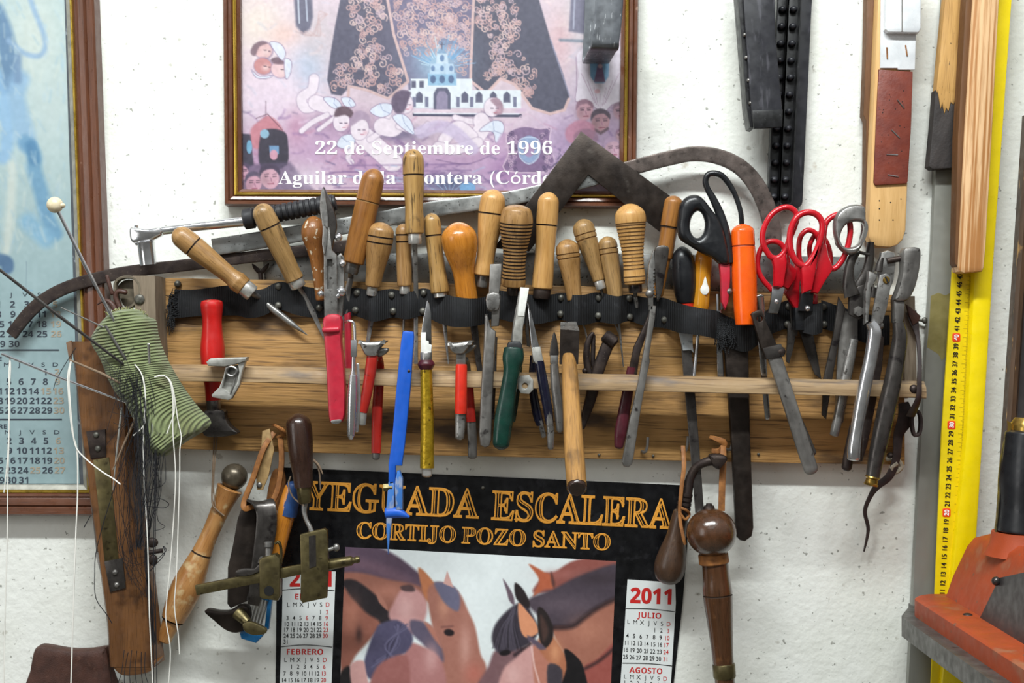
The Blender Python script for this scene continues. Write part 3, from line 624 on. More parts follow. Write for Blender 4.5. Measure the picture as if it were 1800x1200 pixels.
SB = [(890, 238), (905, 226), (925, 222), (950, 226), (968, 224), (966, 245), (972, 270), (968, 300), (888, 300), (894, 270)]
P.poly(SB, (128, 100, 140), 2, .9, 3); P.line(SB, 2, (222, 196, 216), 1.4, 1, 3, True); P.line([(898, 230), (905, 212), (928, 200), (950, 216), (966, 228)], 1.5, (220, 190, 210), 1.3, 1, 3); P.ell(930, 262, 18, 24, (150, 170, 206)); P.line([(912, 250), (922, 242), (940, 242), (949, 252), (946, 276), (930, 288), (914, 276)], 2, (200, 214, 236), 1.3, 1, 3, True); P.ell(930, 264, 9, 12, (170, 140, 180))
for i in range(60): swirl(rn.choice((rn.uniform(893, 908), rn.uniform(952, 968))), rn.uniform(232, 300), 4, rn.choice([(90, 72, 110), (210, 180, 204)]), 1.2)
for i in range(12): P.line([(975+rn.uniform(-8, 20), 240+rn.uniform(0, 60)), (985+rn.uniform(0, 20), 240+rn.uniform(0, 60))], 3, rn.choice([(84, 72, 104), (190, 160, 196)]), 2, .8)
for i in range(70): P.line([(rn.uniform(560, 880), y0 := rn.uniform(286, 338)), (rn.uniform(560, 880), y0+rn.uniform(-6, 6))] if i % 6 == 0 else [(x0 := rn.uniform(560, 880), y0 := rn.uniform(286, 338)), (x0+rn.uniform(-24, 24), y0+rn.uniform(-10, 10))], 2.5, rn.choice([(128, 96, 146), (214, 190, 216), (104, 92, 136), (176, 192, 222)]), 2.5, .6)
P.blob(790, 325, 40, 16, (84, 96, 132), .9)
for k in range(9): P.line([(790, 342), (790+36*math.cos(-math.pi*k/8), 342+30*math.sin(-math.pi*k/8))], 1.3, (150, 176, 206), 1)
P.ell(822, 330, 14, 10, (126, 176, 222))
P.I = (P.I*.93+np.array([225, 228, 245])/255*.07-.5)*.95+.42; P.noise(5, .05, 2)
t.part('print', P.mb(11), M['print'], merge=False)
mb = MB(); text(mb, '22 de Septiembre de 1996', 554, 271, 23, 11.6, w=417, kind='serif', al='l'); text(mb, 'Aguilar de la Frontera (Córdoba)', 489, 323, 23, 11.6, w=531, kind='serif', al='l')
t.part('lettering', mb, M['inkwhite'], merge=False, label='white serif lettering')
t.part('glass', MB().plate([(q4[0][0]-2, -330), (q4[1][0]+2, -330), q4[2]+2, q4[3]+np.array([-2, 2])], 14, 1.2, 0), M['glass'])

# ---- blue calendar picture in a frame, far left
t = Thing('framed_calendar', 'faded blue framed calendar with painting and number grids, far left of the wall', 'picture', 14, (60, 904))
Q = [(-620, -420), (156, -420), (204, 905), (-600, 903)]
t.part('frame', moulding(Q, [(0, 0), (1, 30)]), M['frameside'], label='taupe outer side')
t.part('frame', moulding(Q, [(1, 30), (4, 34), (14, 33), (17, 30), (20, 33), (29, 32), (32, 30), (35, 32), (40, 27)]), M['frame'])
t.part('gilt_edge', moulding(Q, [(40, 27), (41, 29), (44, 29), (45, 25)]), M['gold'], label='yellow gilt line')
t.part('inner_lip', moulding(Q, [(45, 25), (46, 26), (53, 21), (54, 12)]), M['silverlip'])
q4 = inset4(Q, 53)
t.part('mount', MB().plate(q4, 8, 2, 0), M['darkmat'])
PQ = [(-60, -12), (112, -12), (139, 850), (-60, 850)]
P = Paint(PQ, 1.8, (164, 190, 194)); P.noise(120, .05, 3)
P._mix(np.clip((470-P.Y)/200, 0, 1)*.7, (196, 216, 216)); P.blob(60, 60, 50, 90, (214, 222, 214), .8); P.blob(90, 180, 40, 90, (204, 218, 216), .7)
for p, w, c, s in [([(-10, 20), (6, 60), (14, 110), (10, 150)], 32, (92, 132, 172), 10), ([(14, 70), (40, 92), (66, 98), (78, 84), (76, 60), (60, 20), (50, -10)], 9, (150, 182, 214), 6), ([(34, 140), (26, 170), (36, 210), (46, 250)], 34, (150, 188, 220), 12),
        ([(-10, 130), (4, 190), (12, 240), (4, 275)], 26, (150, 192, 228), 10), ([(44, 250), (58, 270), (60, 300), (72, 340), (82, 380), (96, 410)], 26, (108, 160, 196), 10), ([(54, 256), (60, 280)], 20, (82, 138, 180), 8), ([(20, 290), (18, 360), (10, 440)], 16, (214, 222, 214), 10),
        ([(48, 390), (80, 420)], 30, (136, 184, 214), 14), ([(-10, 455), (10, 460), (12, 470)], 22, (70, 108, 150), 6), ([(30, 100), (30, 140)], 14, (120, 152, 186), 8)]: P.line(p, w, c, s, .85, 5)
for i in range(160):
    x = rn.uniform(-20, 115); y = rn.uniform(-10, 430); a = rn.uniform(.8, 2); l = rn.uniform(6, 26); P.line([(x, y), (x+l*math.cos(a), y+l*math.sin(a))], rn.uniform(2, 5), rn.choice([(206, 222, 224), (160, 196, 218), (182, 208, 222), (218, 226, 216)]), 4, .35)
P.noise(8, .035, 2); P.I = P.I*.9; P.line([(45, 460), (45, 505)], 1, (90, 110, 125), 1.5, .6); P.line([(40, 510), (56, 510)], 2, (110, 160, 200), 2, .6)
t.part('print', P.mb(11), M['print'], merge=False)
mb = MB(); g = lambda s_, x, y, h, mi, sx=1.14: text(mb, s_, x, y, h, 11.6, kind='sans', sx=sx, mi=mi)
def grid(x0, dx, y0, dy, first, ndays, start, hdr, skew, tint=()):
    for i, c in enumerate('LMMJVSD'): text(mb, c, x0+i*dx-3, hdr, 7, 11.6, kind=None, sx=1.5, mi=0)
    col = start; row = 0
    for n in range(first, ndays+1):
        g(str(n), x0+col*dx+row*skew, y0+row*dy, 10.5, 1 if (col == 6 or n in tint) else 0); col += 1
        if col == 7: col = 0; row += 1
grid(-54+0, 25.0, 540, 17.4, 1, 30, 2, 521, .7, (19,)); grid(-29, 21.4, 659, 16.9, 1, 30, 5, 644, .9, (15,)); grid(-28, 21.6, 780, 17.3, 1, 31, 1, 763, .9, (25,))
text(mb, 'NOVIEMBRE', 2, 634, 7, 11.6, kind='sans', sx=1.3, al='r'); text(mb, 'DICIEMBRE', 11, 753, 7, 11.6, kind='sans', sx=1.3, al='r')
for x, y in ((103, 615), (108, 737)): mb.box(-50, y-1.2, x, y+1.2, 11.4, .3, 0)
t.part('lettering', mb, [M['inkblue'], M['inkpale']], merge=False)
t.part('glass', MB().plate(q4, 14, 1.2, 0), M['glass'])

# ---- black calendar under the rack
t = Thing('wall_calendar', 'glossy black horse calendar for 2011 with orange ornamental lettering, under the tool rack', 'calendar', 3, (850, 830))
sheet = [(490, 821), (1209, 853), (1208, 960), (1200, 1060), (1181, 1230), (484, 1230), (486, 1050)]
t.part('sheet', MB().plate(sheet, 1, 1.5, 0), M['blackpaper'])
P = Paint([(607, 961), (1083, 986), (1073, 1222), (597, 1222)], 1.6, (226, 233, 234))
def A(p): return [(460+x/3.1575, 820+y/3.1575) for x, y in p]
def B(p): return [(800+x/4.091, 960+y/4.091) for x, y in p]
def pl(f, p, c, s=3, al=1, sm=4): P.poly(f(p), c, s, al, sm)
pl(A, [(440, 430), (640, 445), (740, 490), (830, 555), (920, 640), (880, 700), (700, 640), (560, 610), (440, 620)], (88, 70, 86), 6); pl(A, [(460, 500), (600, 520), (760, 580), (860, 650), (700, 620), (560, 570), (460, 560)], (112, 86, 100), 14, .8)
pl(A, [(440, 590), (560, 590), (700, 625), (870, 660), (920, 720), (840, 900), (640, 770), (520, 670), (440, 640)], (150, 98, 84), 6); P.blob(*A([(700, 690)])[0], 34, 14, (184, 124, 106), .8)
pl(A, [(440, 640), (520, 630), (640, 720), (720, 820), (770, 860), (640, 875), (540, 800), (440, 720)], (42, 36, 40), 5); pl(A, [(640, 690), (690, 760), (700, 800), (650, 750)], (176, 120, 104), 3)
pl(A, [(780, 680), (860, 680), (915, 750), (905, 850), (840, 930), (760, 900), (705, 830), (730, 760)], (198, 148, 146), 6); P.blob(*A([(800, 790)])[0], 14, 22, (224, 180, 178), .7); pl(A, [(770, 665), (830, 655), (850, 690), (790, 690)], (84, 64, 66), 4)
pl(A, [(440, 690), (500, 730), (580, 810), (660, 870), (600, 960), (520, 1050), (440, 1170)], (146, 92, 78), 6); P.blob(*A([(500, 830)])[0], 14, 30, (182, 122, 102), .7); P.blob(*A([(540, 930)])[0], 6, 14, (58, 40, 40), .8)
pl(A, [(870, 560), (930, 610), (990, 700), (975, 780), (915, 740), (885, 660)], (186, 118, 82), 4); pl(A, [(920, 690), (990, 640), (1090, 690), (1150, 810), (1185, 890), (1215, 1040), (1245, 1110), (1245, 1280), (1000, 1280), (990, 1050), (950, 900)], (164, 110, 96), 5)
P.blob(*A([(1130, 1000)])[0], 10, 40, (200, 152, 140), .8); P.blob(*A([(1010, 780)])[0], 10, 20, (206, 150, 126), .7); P.blob(*A([(1180, 1150)])[0], 18, 20, (190, 110, 96), .7)
pl(A, [(960, 640), (1060, 660), (1100, 720), (1090, 800), (1030, 770), (985, 710)], (106, 104, 128), 5); pl(A, [(1030, 578), (1065, 672), (1008, 648)], (206, 160, 152), 2, 1, 0)
P.ell(*A([(1040, 920)])[0], 9, 6, (34, 26, 30), 10, 3); P.line(A([(1000, 890), (1060, 885)]), 3, (112, 72, 68), 4, .8)
pl(A, [(830, 850), (930, 880), (990, 980), (1010, 1080), (960, 1060), (890, 980), (830, 920)], (92, 84, 104), 6); pl(A, [(900, 860), (960, 900), (1000, 1000), (960, 960)], (176, 116, 100), 5); pl(A, [(800, 1000), (900, 1000), (1000, 1080), (1010, 1280), (780, 1280)], (172, 118, 116), 6); P.blob(*A([(940, 1060)])[0], 12, 24, (206, 160, 158), .8)
pl(A, [(660, 870), (750, 850), (815, 900), (840, 960), (800, 1030), (690, 1100), (610, 1180), (565, 1110), (600, 980), (630, 910)], (80, 76, 102), 5)
for i in range(14): P.line(A([(740+i*6, 870+rn.uniform(0, 20)), (720-i*6+40, 990), (610+i*12, 1090+rn.uniform(-40, 30))]), 2, rn.choice([(112, 108, 138), (58, 54, 76)]), 2.5, .7, 5)
pl(A, [(640, 1110), (780, 1040), (820, 1100), (800, 1280), (600, 1280)], (152, 96, 92), 6); pl(A, [(430, 1160), (490, 1110), (520, 1280), (430, 1280)], (30, 26, 28), 5); pl(A, [(490, 1110), (560, 1075), (580, 1140), (600, 1280), (520, 1280)], (204, 156, 152), 4)
pl(B, [(560, 330), (600, 250), (640, 190), (720, 180), (880, 95), (1190, 80), (1190, 260), (900, 300), (700, 330)], (146, 84, 76), 5); P.blob(*B([(820, 200)])[0], 40, 8, (170, 106, 98), .7); pl(B, [(530, 130), (600, 160), (650, 190), (705, 215), (715, 300), (640, 310), (560, 360), (605, 240)], (184, 98, 68), 4)
pl(B, [(690, 180), (720, 260), (710, 300), (690, 250)], (96, 60, 56), 4)
pl(B, [(520, 390), (700, 310), (900, 210), (1190, 130), (1190, 370), (950, 490), (860, 580), (700, 610), (600, 500)], (74, 64, 74), 6); P.blob(*B([(800, 420)])[0], 60, 18, (104, 90, 100), .7); P.blob(*B([(1050, 230)])[0], 40, 12, (58, 48, 54), .7)
pl(B, [(700, 590), (860, 570), (960, 480), (1190, 380), (1190, 700), (960, 880), (800, 780)], (166, 108, 90), 5); P.blob(*B([(950, 600)])[0], 30, 22, (190, 130, 108), .7); P.line(B([(700, 585), (840, 575), (930, 510), (1030, 440), (1190, 360)]), 8, (44, 32, 36), 8, .9, 4); pl(B, [(920, 880), (1020, 810), (1190, 680), (1190, 1100), (920, 1100)], (158, 84, 76), 5); P.line(B([(930, 880), (1040, 820), (1180, 700)]), 5, (52, 36, 38), 6, .9, 4)
pl(B, [(660, 620), (760, 720), (820, 860), (780, 1100), (600, 1100), (560, 760)], (178, 112, 82), 6); P.blob(*B([(720, 760)])[0], 10, 20, (220, 156, 116), .8)
pl(B, [(300, 740), (480, 720), (600, 800), (640, 1100), (150, 1100), (240, 860)], (124, 92, 96), 6); pl(B, [(345, 235), (385, 290), (420, 360), (425, 420), (390, 390), (370, 320)], (104, 86, 98), 3)
pl(B, [(265, 680), (290, 560), (400, 440), (500, 400), (545, 470), (600, 600), (545, 690), (420, 750), (320, 770)], (58, 52, 62), 5)
for i in range(16): P.line(B([(430+rn.uniform(-20, 60), 430), (340+i*6, 560), (270+i*14, 740+rn.uniform(-20, 20))]), 1.8, rn.choice([(92, 86, 100), (40, 36, 44)]), 2, .7, 4)
pl(B, [(430, 262), (490, 310), (535, 400), (525, 445), (440, 375)], (40, 32, 34), 3); pl(B, [(455, 410), (520, 470), (580, 550), (595, 620), (510, 655), (465, 580)], (222, 150, 112), 3); pl(B, [(595, 442), (660, 480), (705, 590), (695, 680), (640, 730), (600, 630)], (40, 32, 32), 3); pl(B, [(610, 500), (650, 540), (670, 620), (630, 680)], (84, 60, 54), 6, .8)
pl(B, [(520, 640), (620, 700), (650, 740), (560, 730)], (96, 84, 100), 4); pl(B, [(340, 900), (440, 800), (545, 700), (600, 800), (680, 1100), (330, 1100)], (208, 158, 154), 6); pl(B, [(560, 720), (660, 820), (760, 900), (700, 1100), (590, 1100)], (188, 124, 106), 5); P.line(B([(545, 690), (570, 860), (610, 1000)]), 2.5, (234, 196, 190), 3); P.blob(*B([(420, 920)])[0], 12, 18, (228, 184, 180), .7)
P.ell(*B([(360, 765)])[0], 10, 5, (26, 20, 24), -10, 3); P.line(B([(430, 780), (540, 700)]), 5, (40, 30, 36), 5, .9)
pl(B, [(785, 738), (870, 790), (925, 880), (950, 1100), (740, 1100), (800, 880)], (24, 21, 24), 3); pl(B, [(665, 855), (770, 890), (745, 1100), (680, 1100)], (66, 60, 68), 4)
P.noise(6, .025, 2)
t.part('horse_photograph', P.mb(2.9), M['print'], merge=False)
mb = MB()
def panel(p): mb.plate(p, 2.4, .6, 0, mi=0)
mb = MB(); panel(sp([(497, 1000), (590, 1004), (588, 1060), (582, 1222), (491, 1222), (496, 1080)], 1))
mR = MB(); mL = mb; mb = mR; panel([(1103, 1018), (1187, 1024), (1188, 1060), (1178, 1222), (1089, 1222), (1098, 1100)])
def month(title, tx, ty, tw, hx, hy, dx, rows, start, n, sy, tilt, skew, reds=(), tr=0):
    text(mb, title, tx, ty, 9.5, 3.3, w=tw, kind='sans', mi=2, rot=tr)
    for i, c in enumerate('LMXJVSD'): text(mb, c, hx+i*dx, hy+i*tilt, 7.6, 3.3, sx=.95, mi=2 if i == 6 else 1)
    col, row = start, 0
    for d_ in range(1, n+1):
        if row < rows: text(mb, str(d_), hx+col*dx-1+row*skew, sy[0]+row*sy[1]+col*tilt, 7.4, 3.3, sx=.86, off=.012, mi=2 if col == 6 or d_ in reds else 1)
        col += 1
        if col == 7: col = 0; row += 1
mb = mL; month('ENERO', 542, 1053, 46, 507, 1066, 11.5, 6, 5, 31, (1079, 10.4), 0, -.8, (6,)); month('FEBRERO', 536, 1150, 64, 502, 1163, 11.5, 6, 1, 28, (1175, 11.8), 0, -.7)
mb = mR; month('JULIO', 1141, 1086, 42, 1105, 1096, 11.7, 5, 4, 31, (1108, 12.4), .7, -1.2, (), .045); month('AGOSTO', 1135, 1183, 58, 1099, 1192, 11.7, 2, 0, 31, (1203, 12), .7, -1, (), .045)
text(mR, '2011', 1143.5, 1060, 25, 3.3, w=73, kind='sans', off=.02, mi=2, rot=.035); text(mL, '2011', 546, 1030, 25, 3.3, w=74, kind='sans', off=.02, mi=2)
for m_, p in ((mL, [(494, 1037), (540, 1034), (588, 1038)]), (mL, [(491, 1137), (535, 1133), (584, 1137)]), (mR, [(1100, 1069), (1145, 1070), (1186, 1075)]), (mR, [(1094, 1165), (1140, 1166), (1181, 1170)])): m_.sweep(cat(p, 5), .9, .3, d=3.2, n=4, mi=1)
for m_ in (mL, mR): t.part('month_panel', m_, [M['paper'], M['ink'], M['inkred']], merge=False, label='white month panel on the %s with red and black figures' % ('left' if m_ is mL else 'right'))
mb = MB()
def deco(s_, x0, x1, y, h, rot):
    text(mb, s_, x0, y, h, 3.4, w=x1-x0, kind='serif', rot=rot, al='l', outline=.022)
    text(mb, s_, x0, y, h, 3.3, w=x1-x0, kind='serif', rot=rot, al='l', outline=.011, off=-.038)
deco('YEGUADA', 533, 842, 894, 49, .052); deco('ESCALERA', 863, 1182, 912, 50, .052)
for s_, a, b in (('CORTIJO', 626, 801), ('POZO', 811, 924), ('SANTO', 936, 1073)): deco(s_, a, b, 945+(a-626)*.048, 28, .048)
t.part('lettering', mb, M['inkorange'], merge=False, label='orange ornamental lettering')
t.part('nail', MB().ball((849, 857, 3), 3.2, rd=2.5), M['stud'])
# ---------------------------------------------------------------- the rack with its webbing, nails and hooks
t = Thing('tool_rack', 'long old pine plank tool rack with front rail and black nailed webbing across the wall', 'tool rack', 33, (940, 810))
t.part('backboard', MB().plate([(284, 488), (600, 494), (1000, 502), (1330, 514), (1590, 518), (1591, 817), (1300, 812), (900, 803), (560, 796), (286, 788)], 0, 33, 2, gdir=1.3), M['board'])
mb = MB(); r0 = [(298, 642), (298, 668)]; N = 26; prof = [(-13, 86), (-14, 96), (-11, 104), (-3, 111), (6, 112.5), (13, 112), (14, 108), (14, 86)]
v = []; g = []; f = []
for i in range(N+1):
    x = 296+(1604-296)*i/N; yc = 652+30*i/N+rn.uniform(-.5, .5)
    for y, d in prof: v.append((x, yc+y+rn.uniform(-.7, .7), d+rn.uniform(-.8, .8))); g.append((y, d, x))
n = len(prof)
for i in range(N):
    for k in range(n): f.append((i*n+k, i*n+(k+1) % n, (i+1)*n+(k+1) % n, (i+1)*n+k))
f += [tuple(range(n)), tuple(range(N*n, N*n+n))]; mb.add(v, f, g)
t.part('rail', mb, M['rail'], label='narrow worn front rail')
t.part('end_bracket', MB().hexa([(266, 489, 0), (292, 489, 0), (300, 668, 0), (268, 655, 0), (250, 487, 92), (288, 487, 92), (292, 664, 92), (262, 650, 92)]), M['greywood'], label='grey upright end block')
t.part('end_bracket', MB().hexa([(1572, 522, 30), (1592, 522, 30), (1596, 700, 30), (1575, 700, 30), (1572, 522, 86), (1592, 522, 86), (1596, 690, 86), (1575, 690, 86)]), M['greywood'])
t.part('screw', MB().ball((262, 528, 93), 9, rd=4), M['stud'])
t.part('screw', MB().ball((1583, 681, 110), 8, rd=6), M['iron'])
studs = [(313, 499), (491, 504), (491, 537), (563, 541), (629, 515), (626, 545), (689, 519), (692, 547), (745, 515), (744, 547), (868, 520), (870, 549), (986, 524), (985, 552), (1052, 524), (1051, 555), (1105, 525), (1106, 557), (1167, 562), (1384, 539), (1382, 570), (1445, 540), (1446, 570)]
sx_ = [(308, 534, 38), (340, 533, 44), (380, 530, 46), (415, 528, 40), (440, 534, 50), (465, 532, 50), (491, 520, 39), (525, 528, 46), (563, 533, 38), (595, 531, 48), (627, 531, 39), (660, 539, 62), (690, 533, 39), (718, 538, 60), (745, 531, 39), (770, 541, 52), (796, 548, 78), (812, 550, 84), (832, 550, 82), (852, 546, 56), (869, 535, 39), (900, 540, 60), (945, 545, 60), (985, 539, 39),
       (1008, 545, 76), (1026, 545, 66), (1051, 540, 39), (1080, 546, 74), (1106, 541, 39), (1135, 549, 52), (1165, 550, 40), (1190, 560, 76), (1210, 564, 86), (1240, 569, 82), (1256, 572, 64), (1275, 583, 60), (1305, 592, 66), (1330, 580, 56), (1352, 564, 52), (1383, 553, 39), (1398, 558, 78), (1418, 562, 92), (1434, 558, 80), (1445, 553, 39), (1480, 566, 56), (1525, 580, 58), (1560, 580, 44)]
mb = MB(); C = cat(sx_, 6); v = []; g = []; f = []
for i, (x, y, d) in enumerate(C):
    hgt = 25+1.5*math.sin(x*.05)
    for k, (yy, dd) in enumerate([(-1, 0), (-.5, 2.5), (0, 3.5), (.5, 2.5), (1, 0), (1, -2.5), (0, 0), (-1, -2.5)]):
        v.append((x+rn.uniform(-.2, .2), y+yy*hgt, d+dd+1)); g.append((yy*hgt, dd, x))
for i in range(len(C)-1):
    for k in range(8): f.append((i*8+k, i*8+(k+1) % 8, i*8+8+(k+1) % 8, i*8+8+k))
f += [tuple(range(8)), tuple(range(len(v)-8, len(v)))]; mb.add(v, f, g)
for i in range(90):    # frayed left end of the webbing
    y = rn.uniform(512, 560); mb.sweep([(318, y, 42), (304+rn.uniform(-4, 4), y+rn.uniform(-4, 8), 42+rn.uniform(0, 8)), (298+rn.uniform(-4, 14), y+rn.uniform(-4, 34), 38+rn.uniform(0, 12))], .7, n=4, sm=3)
for i in range(60):    # frayed loose end in the middle
    x = rn.uniform(1255, 1282); mb.sweep([(x, 556+rn.uniform(0, 20), 66), (x+rn.uniform(-6, 8), 580+rn.uniform(0, 20), 68+rn.uniform(0, 6)), (x+rn.uniform(-8, 12), 600+rn.uniform(-8, 22), 66+rn.uniform(-6, 6))], .8, n=4, sm=3)
web = t.part('webbing', mb, M['web'], label='black nylon webbing frayed at its left end')
st = t.part('nail_head', MB().ball((313, 499, 36), 6.3, rd=5, n=16), M['stud'])
base = st
for i, (x, y) in enumerate(studs[1:]):
    d = 42 if 520 < y or i else 40
    c = base.copy(); COL.objects.link(c); c.parent = t.e
    p0 = t.w(313, 499, 36); p1 = t.w(x, y, 44 if i else 42); c.location = [b-a for a, b in zip(p0, p1)]
for x, y in ((1135, 767), (1205, 765), (1283, 763)):
    t.part('hook', MB().sweep([(x-7, y+26, 30), (x-6, y+26, 44), (x-2, y+25, 50), (x+1, y+16, 51), (x+2, y, 51)], 2.6, n=8, sm=3), M['dull'], label='bent nail hook')
for x, y in ((1053, 799), (1148, 801), (1333, 798)): t.part('small_nail', MB().ball((x, y, 34), 2.6), M['stud'])
t.part('washer_plate', MB().plate([(x+923, y+673) for x, y in ((-10, -15), (6, -16), (13, -8), (13, 9), (6, 16), (-8, 15), (-13, 6), (-13, -8))], 111, 4, 1, holes=[[(922+5*math.cos(a), 675+5*math.sin(a)) for a in np.linspace(0, 6, 10)]]), M['alu'], label='galvanised plate nailed to the rail')
mb = MB(); mb.plate(sp([(441, 462), (452, 470), (455, 474), (459, 470), (470, 461), (468, 470), (459, 480), (451, 480), (443, 471)], 3), 18, 5, 1.5); mb.sweep([(455, 478, 20), (456, 492, 20)], 4, n=10)
t.part('wing_nut', mb, M['iron'])
t.part('cord_knot', MB().sweep([(1558, 806, 38), (1566, 803, 46), (1576, 810, 48), (1580, 820, 46), (1570, 828, 46), (1562, 820, 50), (1572, 812, 52)], 4.5, n=8, sm=4), M['rag'], label='white cotton knot at the right end')
t.part('large_nail', MB().ball((1563, 800, 42), 6.5, rd=8), M['iron'])

# ---------------------------------------------------------------- steel pieces behind the handles
solo('steel_flat_bar', 'long pale steel flat bar lying behind the wooden handles on top of the plank', 'metal bar', 8, MB().plate([(462, 446), (1000, 444), (1534, 452), (1538, 517), (1000, 505), (464, 494)], 5, 5, 1), M['steelbar'])
t = Thing('caliper', 'very long curved iron caliper with hooked ends lying behind the wooden handles', 'measuring tool', 38, (560, 420))
t.part('leg', MB().sweep([(19, 589), (50, 550), (82, 523), (125, 502), (187, 485), (250, 474), (325, 466), (418, 454), (542, 440), (640, 428)], [10.5, 11, 11, 11, 11, 10.5, 10.5, 10.5, 10.5, 10.5], 3.5, n=16, e=9, sm=6, d=36), M['iron'], label='dark leg with its curved tip over the blue calendar')
mb = MB(); mb.sweep([(375, 435), (453, 423), (542, 408), (602, 398), (665, 387), (760, 368), (890, 350), (1000, 325), (1060, 309), (1115, 294), (1170, 280), (1218, 271), (1262, 276), (1300, 294), (1328, 325), (1347, 365), (1357, 405), (1360, 452)], [15, 15, 14.5, 14.5, 14, 13.5, 12.5, 13, 13, 13, 13, 13, 13.5, 14, 15, 15.5, 15, 12], 4, n=16, e=9, sm=6, d=42)
mb.m = [1 if np.mean([mb.v[i][0] for i in q]) < 1070 else 0 for q in mb.f]
t.part('leg', mb, [M_CAL, M['steelbar']], label='grey leg curling over at the right')
solo('set_square', 'dark brown steel set square standing on its two arms over the poster corner', 'measuring tool', 48, MB().plate([(1021, 231), (1195, 357), (1160, 408), (1034, 307), (930, 442), (868, 436)], 47, 4, 1), M['iron2'])
t = Thing('ratchet_wrench', 'chrome ratchet wrench with ribbed black grip lying at upper left of the rack', 'wrench', 64, (430, 390))
mb = MB(); mb.sweep([(282, 406, 64), (340, 399, 64), (428, 389, 64)], [7.5, 8, 9], n=16, dome=(0, 0))
t.part('shaft', mb, M['chrome'])
mb = MB(); mb.plate(sp([(229, 405), (233, 399), (243, 400), (262, 402), (284, 399), (288, 412), (276, 420), (262, 426), (240, 429), (231, 422)], 4), 52, 24, 5, rnd=True); mb.sweep([(239, 404, 64), (240, 396, 64)], 3.5, n=8); mb.sweep([(266, 424, 64), (240, 429, 64)], 3, 10, n=10)
t.part('ratchet_head', mb, M['chrome'])
t.part('socket', MB().lathe((256, 424, 64), (261, 466, 64), [(0, 12), (.06, 16), (.12, 15), (1, 14.5)], sm=0), M['chrome'], label='chrome socket')
mb = MB(); A, B = np.array((428, 386, 64.)), np.array((590, 356, 64.)); mb.lathe(A, A+(B-A)*.12, [(0, 14), (.1, 18), (.9, 18.5), (1, 16)], sm=0)
rr = []
for i in range(14): a = .12+i*.062; rr += [(a, 13.5), (a+.008, 15.8), (a+.045, 15.8), (a+.053, 13.5)]
mb.lathe(A, B, rr+[(1, 13)], sm=0); t.part('grip', mb, M['blackrub'], label='ribbed black grip')

# ---------------------------------------------------------------- turned wooden handles standing in the webbing
G = 'wooden handled tools standing in the webbing'
def handled(name, label, wd_, A, B, ctrl, dome, grooves=(), ferrule=None, shaft=None, dt=62, db=60, gm=BURNT, bot=3, gd=1.3, collar=None, d0=70, group=G, cat_='hand tool', fm='steel', sm_='steel'):
    t = Thing(name, label, cat_, d0, B, group)
    mb = MB().lathe((*A, dt), (*B, db), ctrl, dome, grooves, gd, bot=bot); t.part('handle', mb, [W[wd_] if isinstance(wd_, str) else wd_, gm])
    ax = np.array([B[0]-A[0], B[1]-A[1], db-dt], float); ax /= np.linalg.norm(ax); E = np.array((*B, db), float)
    if ferrule:
        l, r = ferrule[:2]; t.part('ferrule', MB().lathe(E-ax*2, E+ax*l, [(0, r*.96), (.1, r), (.88, r), (1, r*.9)], sm=0), M[ferrule[2] if len(ferrule) > 2 else 'ferr'], label='metal ferrule'); E = E+ax*l
    if shaft:
        pts, w, h = shaft; pts = [p if len(p) == 3 else (*p, 42) for p in pts]; e0 = E-ax*3; e1 = np.array(pts[0]); k = e0*.7+e1*.3
        if len(pts) < 4: pts = [(k[0], k[1], min(k[2], 46))]+[(p[0], p[1], min(p[2], 44)) for p in pts]; w = [w[0]]+list(w); h = [h[0]]+list(h)
        t.part('shaft', MB().sweep([tuple(e0)]+pts, w, h, n=10), M[sm_])
    return t
handled('awl', 'tan handled awl leaning far left with bright ferrule, its point showing below the webbing', 'tan', (312, 407), (431, 505), [(0, 17), (.12, 19), (.3, 19.5), (.55, 17), (.78, 15), (.86, 16.5), (.9, 18), (.95, 17)], 18, (.28,), (18, 15), ([(478, 545, 50), (505, 566, 50), (537, 589, 50)], [5, 6.5, 6, .6], [5, 6.5, 6, .6]), dt=96, db=76, fm='chrome')
handled('awl', 'grey worn handled awl with one groove leaning beside the ribbed black grip', 'grey', (461, 362), (518, 492), [(0, 17), (.12, 18.5), (.3, 19.5), (.6, 17.5), (.85, 16), (1, 16.5)], 16, (.29,), (14, 14), ([(546, 548, 46), (574, 612, 46)], [4, 5, 1], [2, 2, 1]), dt=100, db=64)
handled('awl', 'brown paint-flaked round-knobbed awl behind the red-handled snips', 'fray', (550, 380), (563, 528), [(0, 18), (.08, 20), (.22, 23), (.4, 16), (.6, 11.5), (1, 9)], 22, (), None, None, dt=72, db=60)
handled('file', 'large brown grooved file handle leaning right, beside the snips jaw', 'brown', (661, 297), (620, 463), [(0, 17), (.12, 20), (.35, 21), (.7, 20), (1, 19)], 22, (.35,), (18, 13, 'dull'), ([(608, 510, 48), (598, 580, 42)], [5, 6, 5], [2, 2, 2]), dt=78, db=68, gm=BURNT2, sm_='dull')
handled('awl', 'stubby double-grooved bulbous awl handle below the large brown file handle', 'tan', (672, 391), (654, 504), [(0, 20), (.12, 23), (.28, 24), (.45, 22), (.75, 16), (1, 13.5)], 16, (.22, .31), (15, 9.5), ([(650, 560, 48), (642, 612, 46)], [4, 5, 3], [2, 2, 2]), dt=74, db=60)
handled('awl', 'straight tan awl handle with two grooves, half hidden behind the upright tall handle', 'tan', (708, 392), (710, 503), [(0, 12), (.15, 14), (.4, 14), (1, 13)], 14, (.18, .29), (13, 9.5), ([(708, 560, 46), (702, 660, 46)], [2.5, 2.5, 1], [2.5, 2.5, 1]), dt=62, db=54)
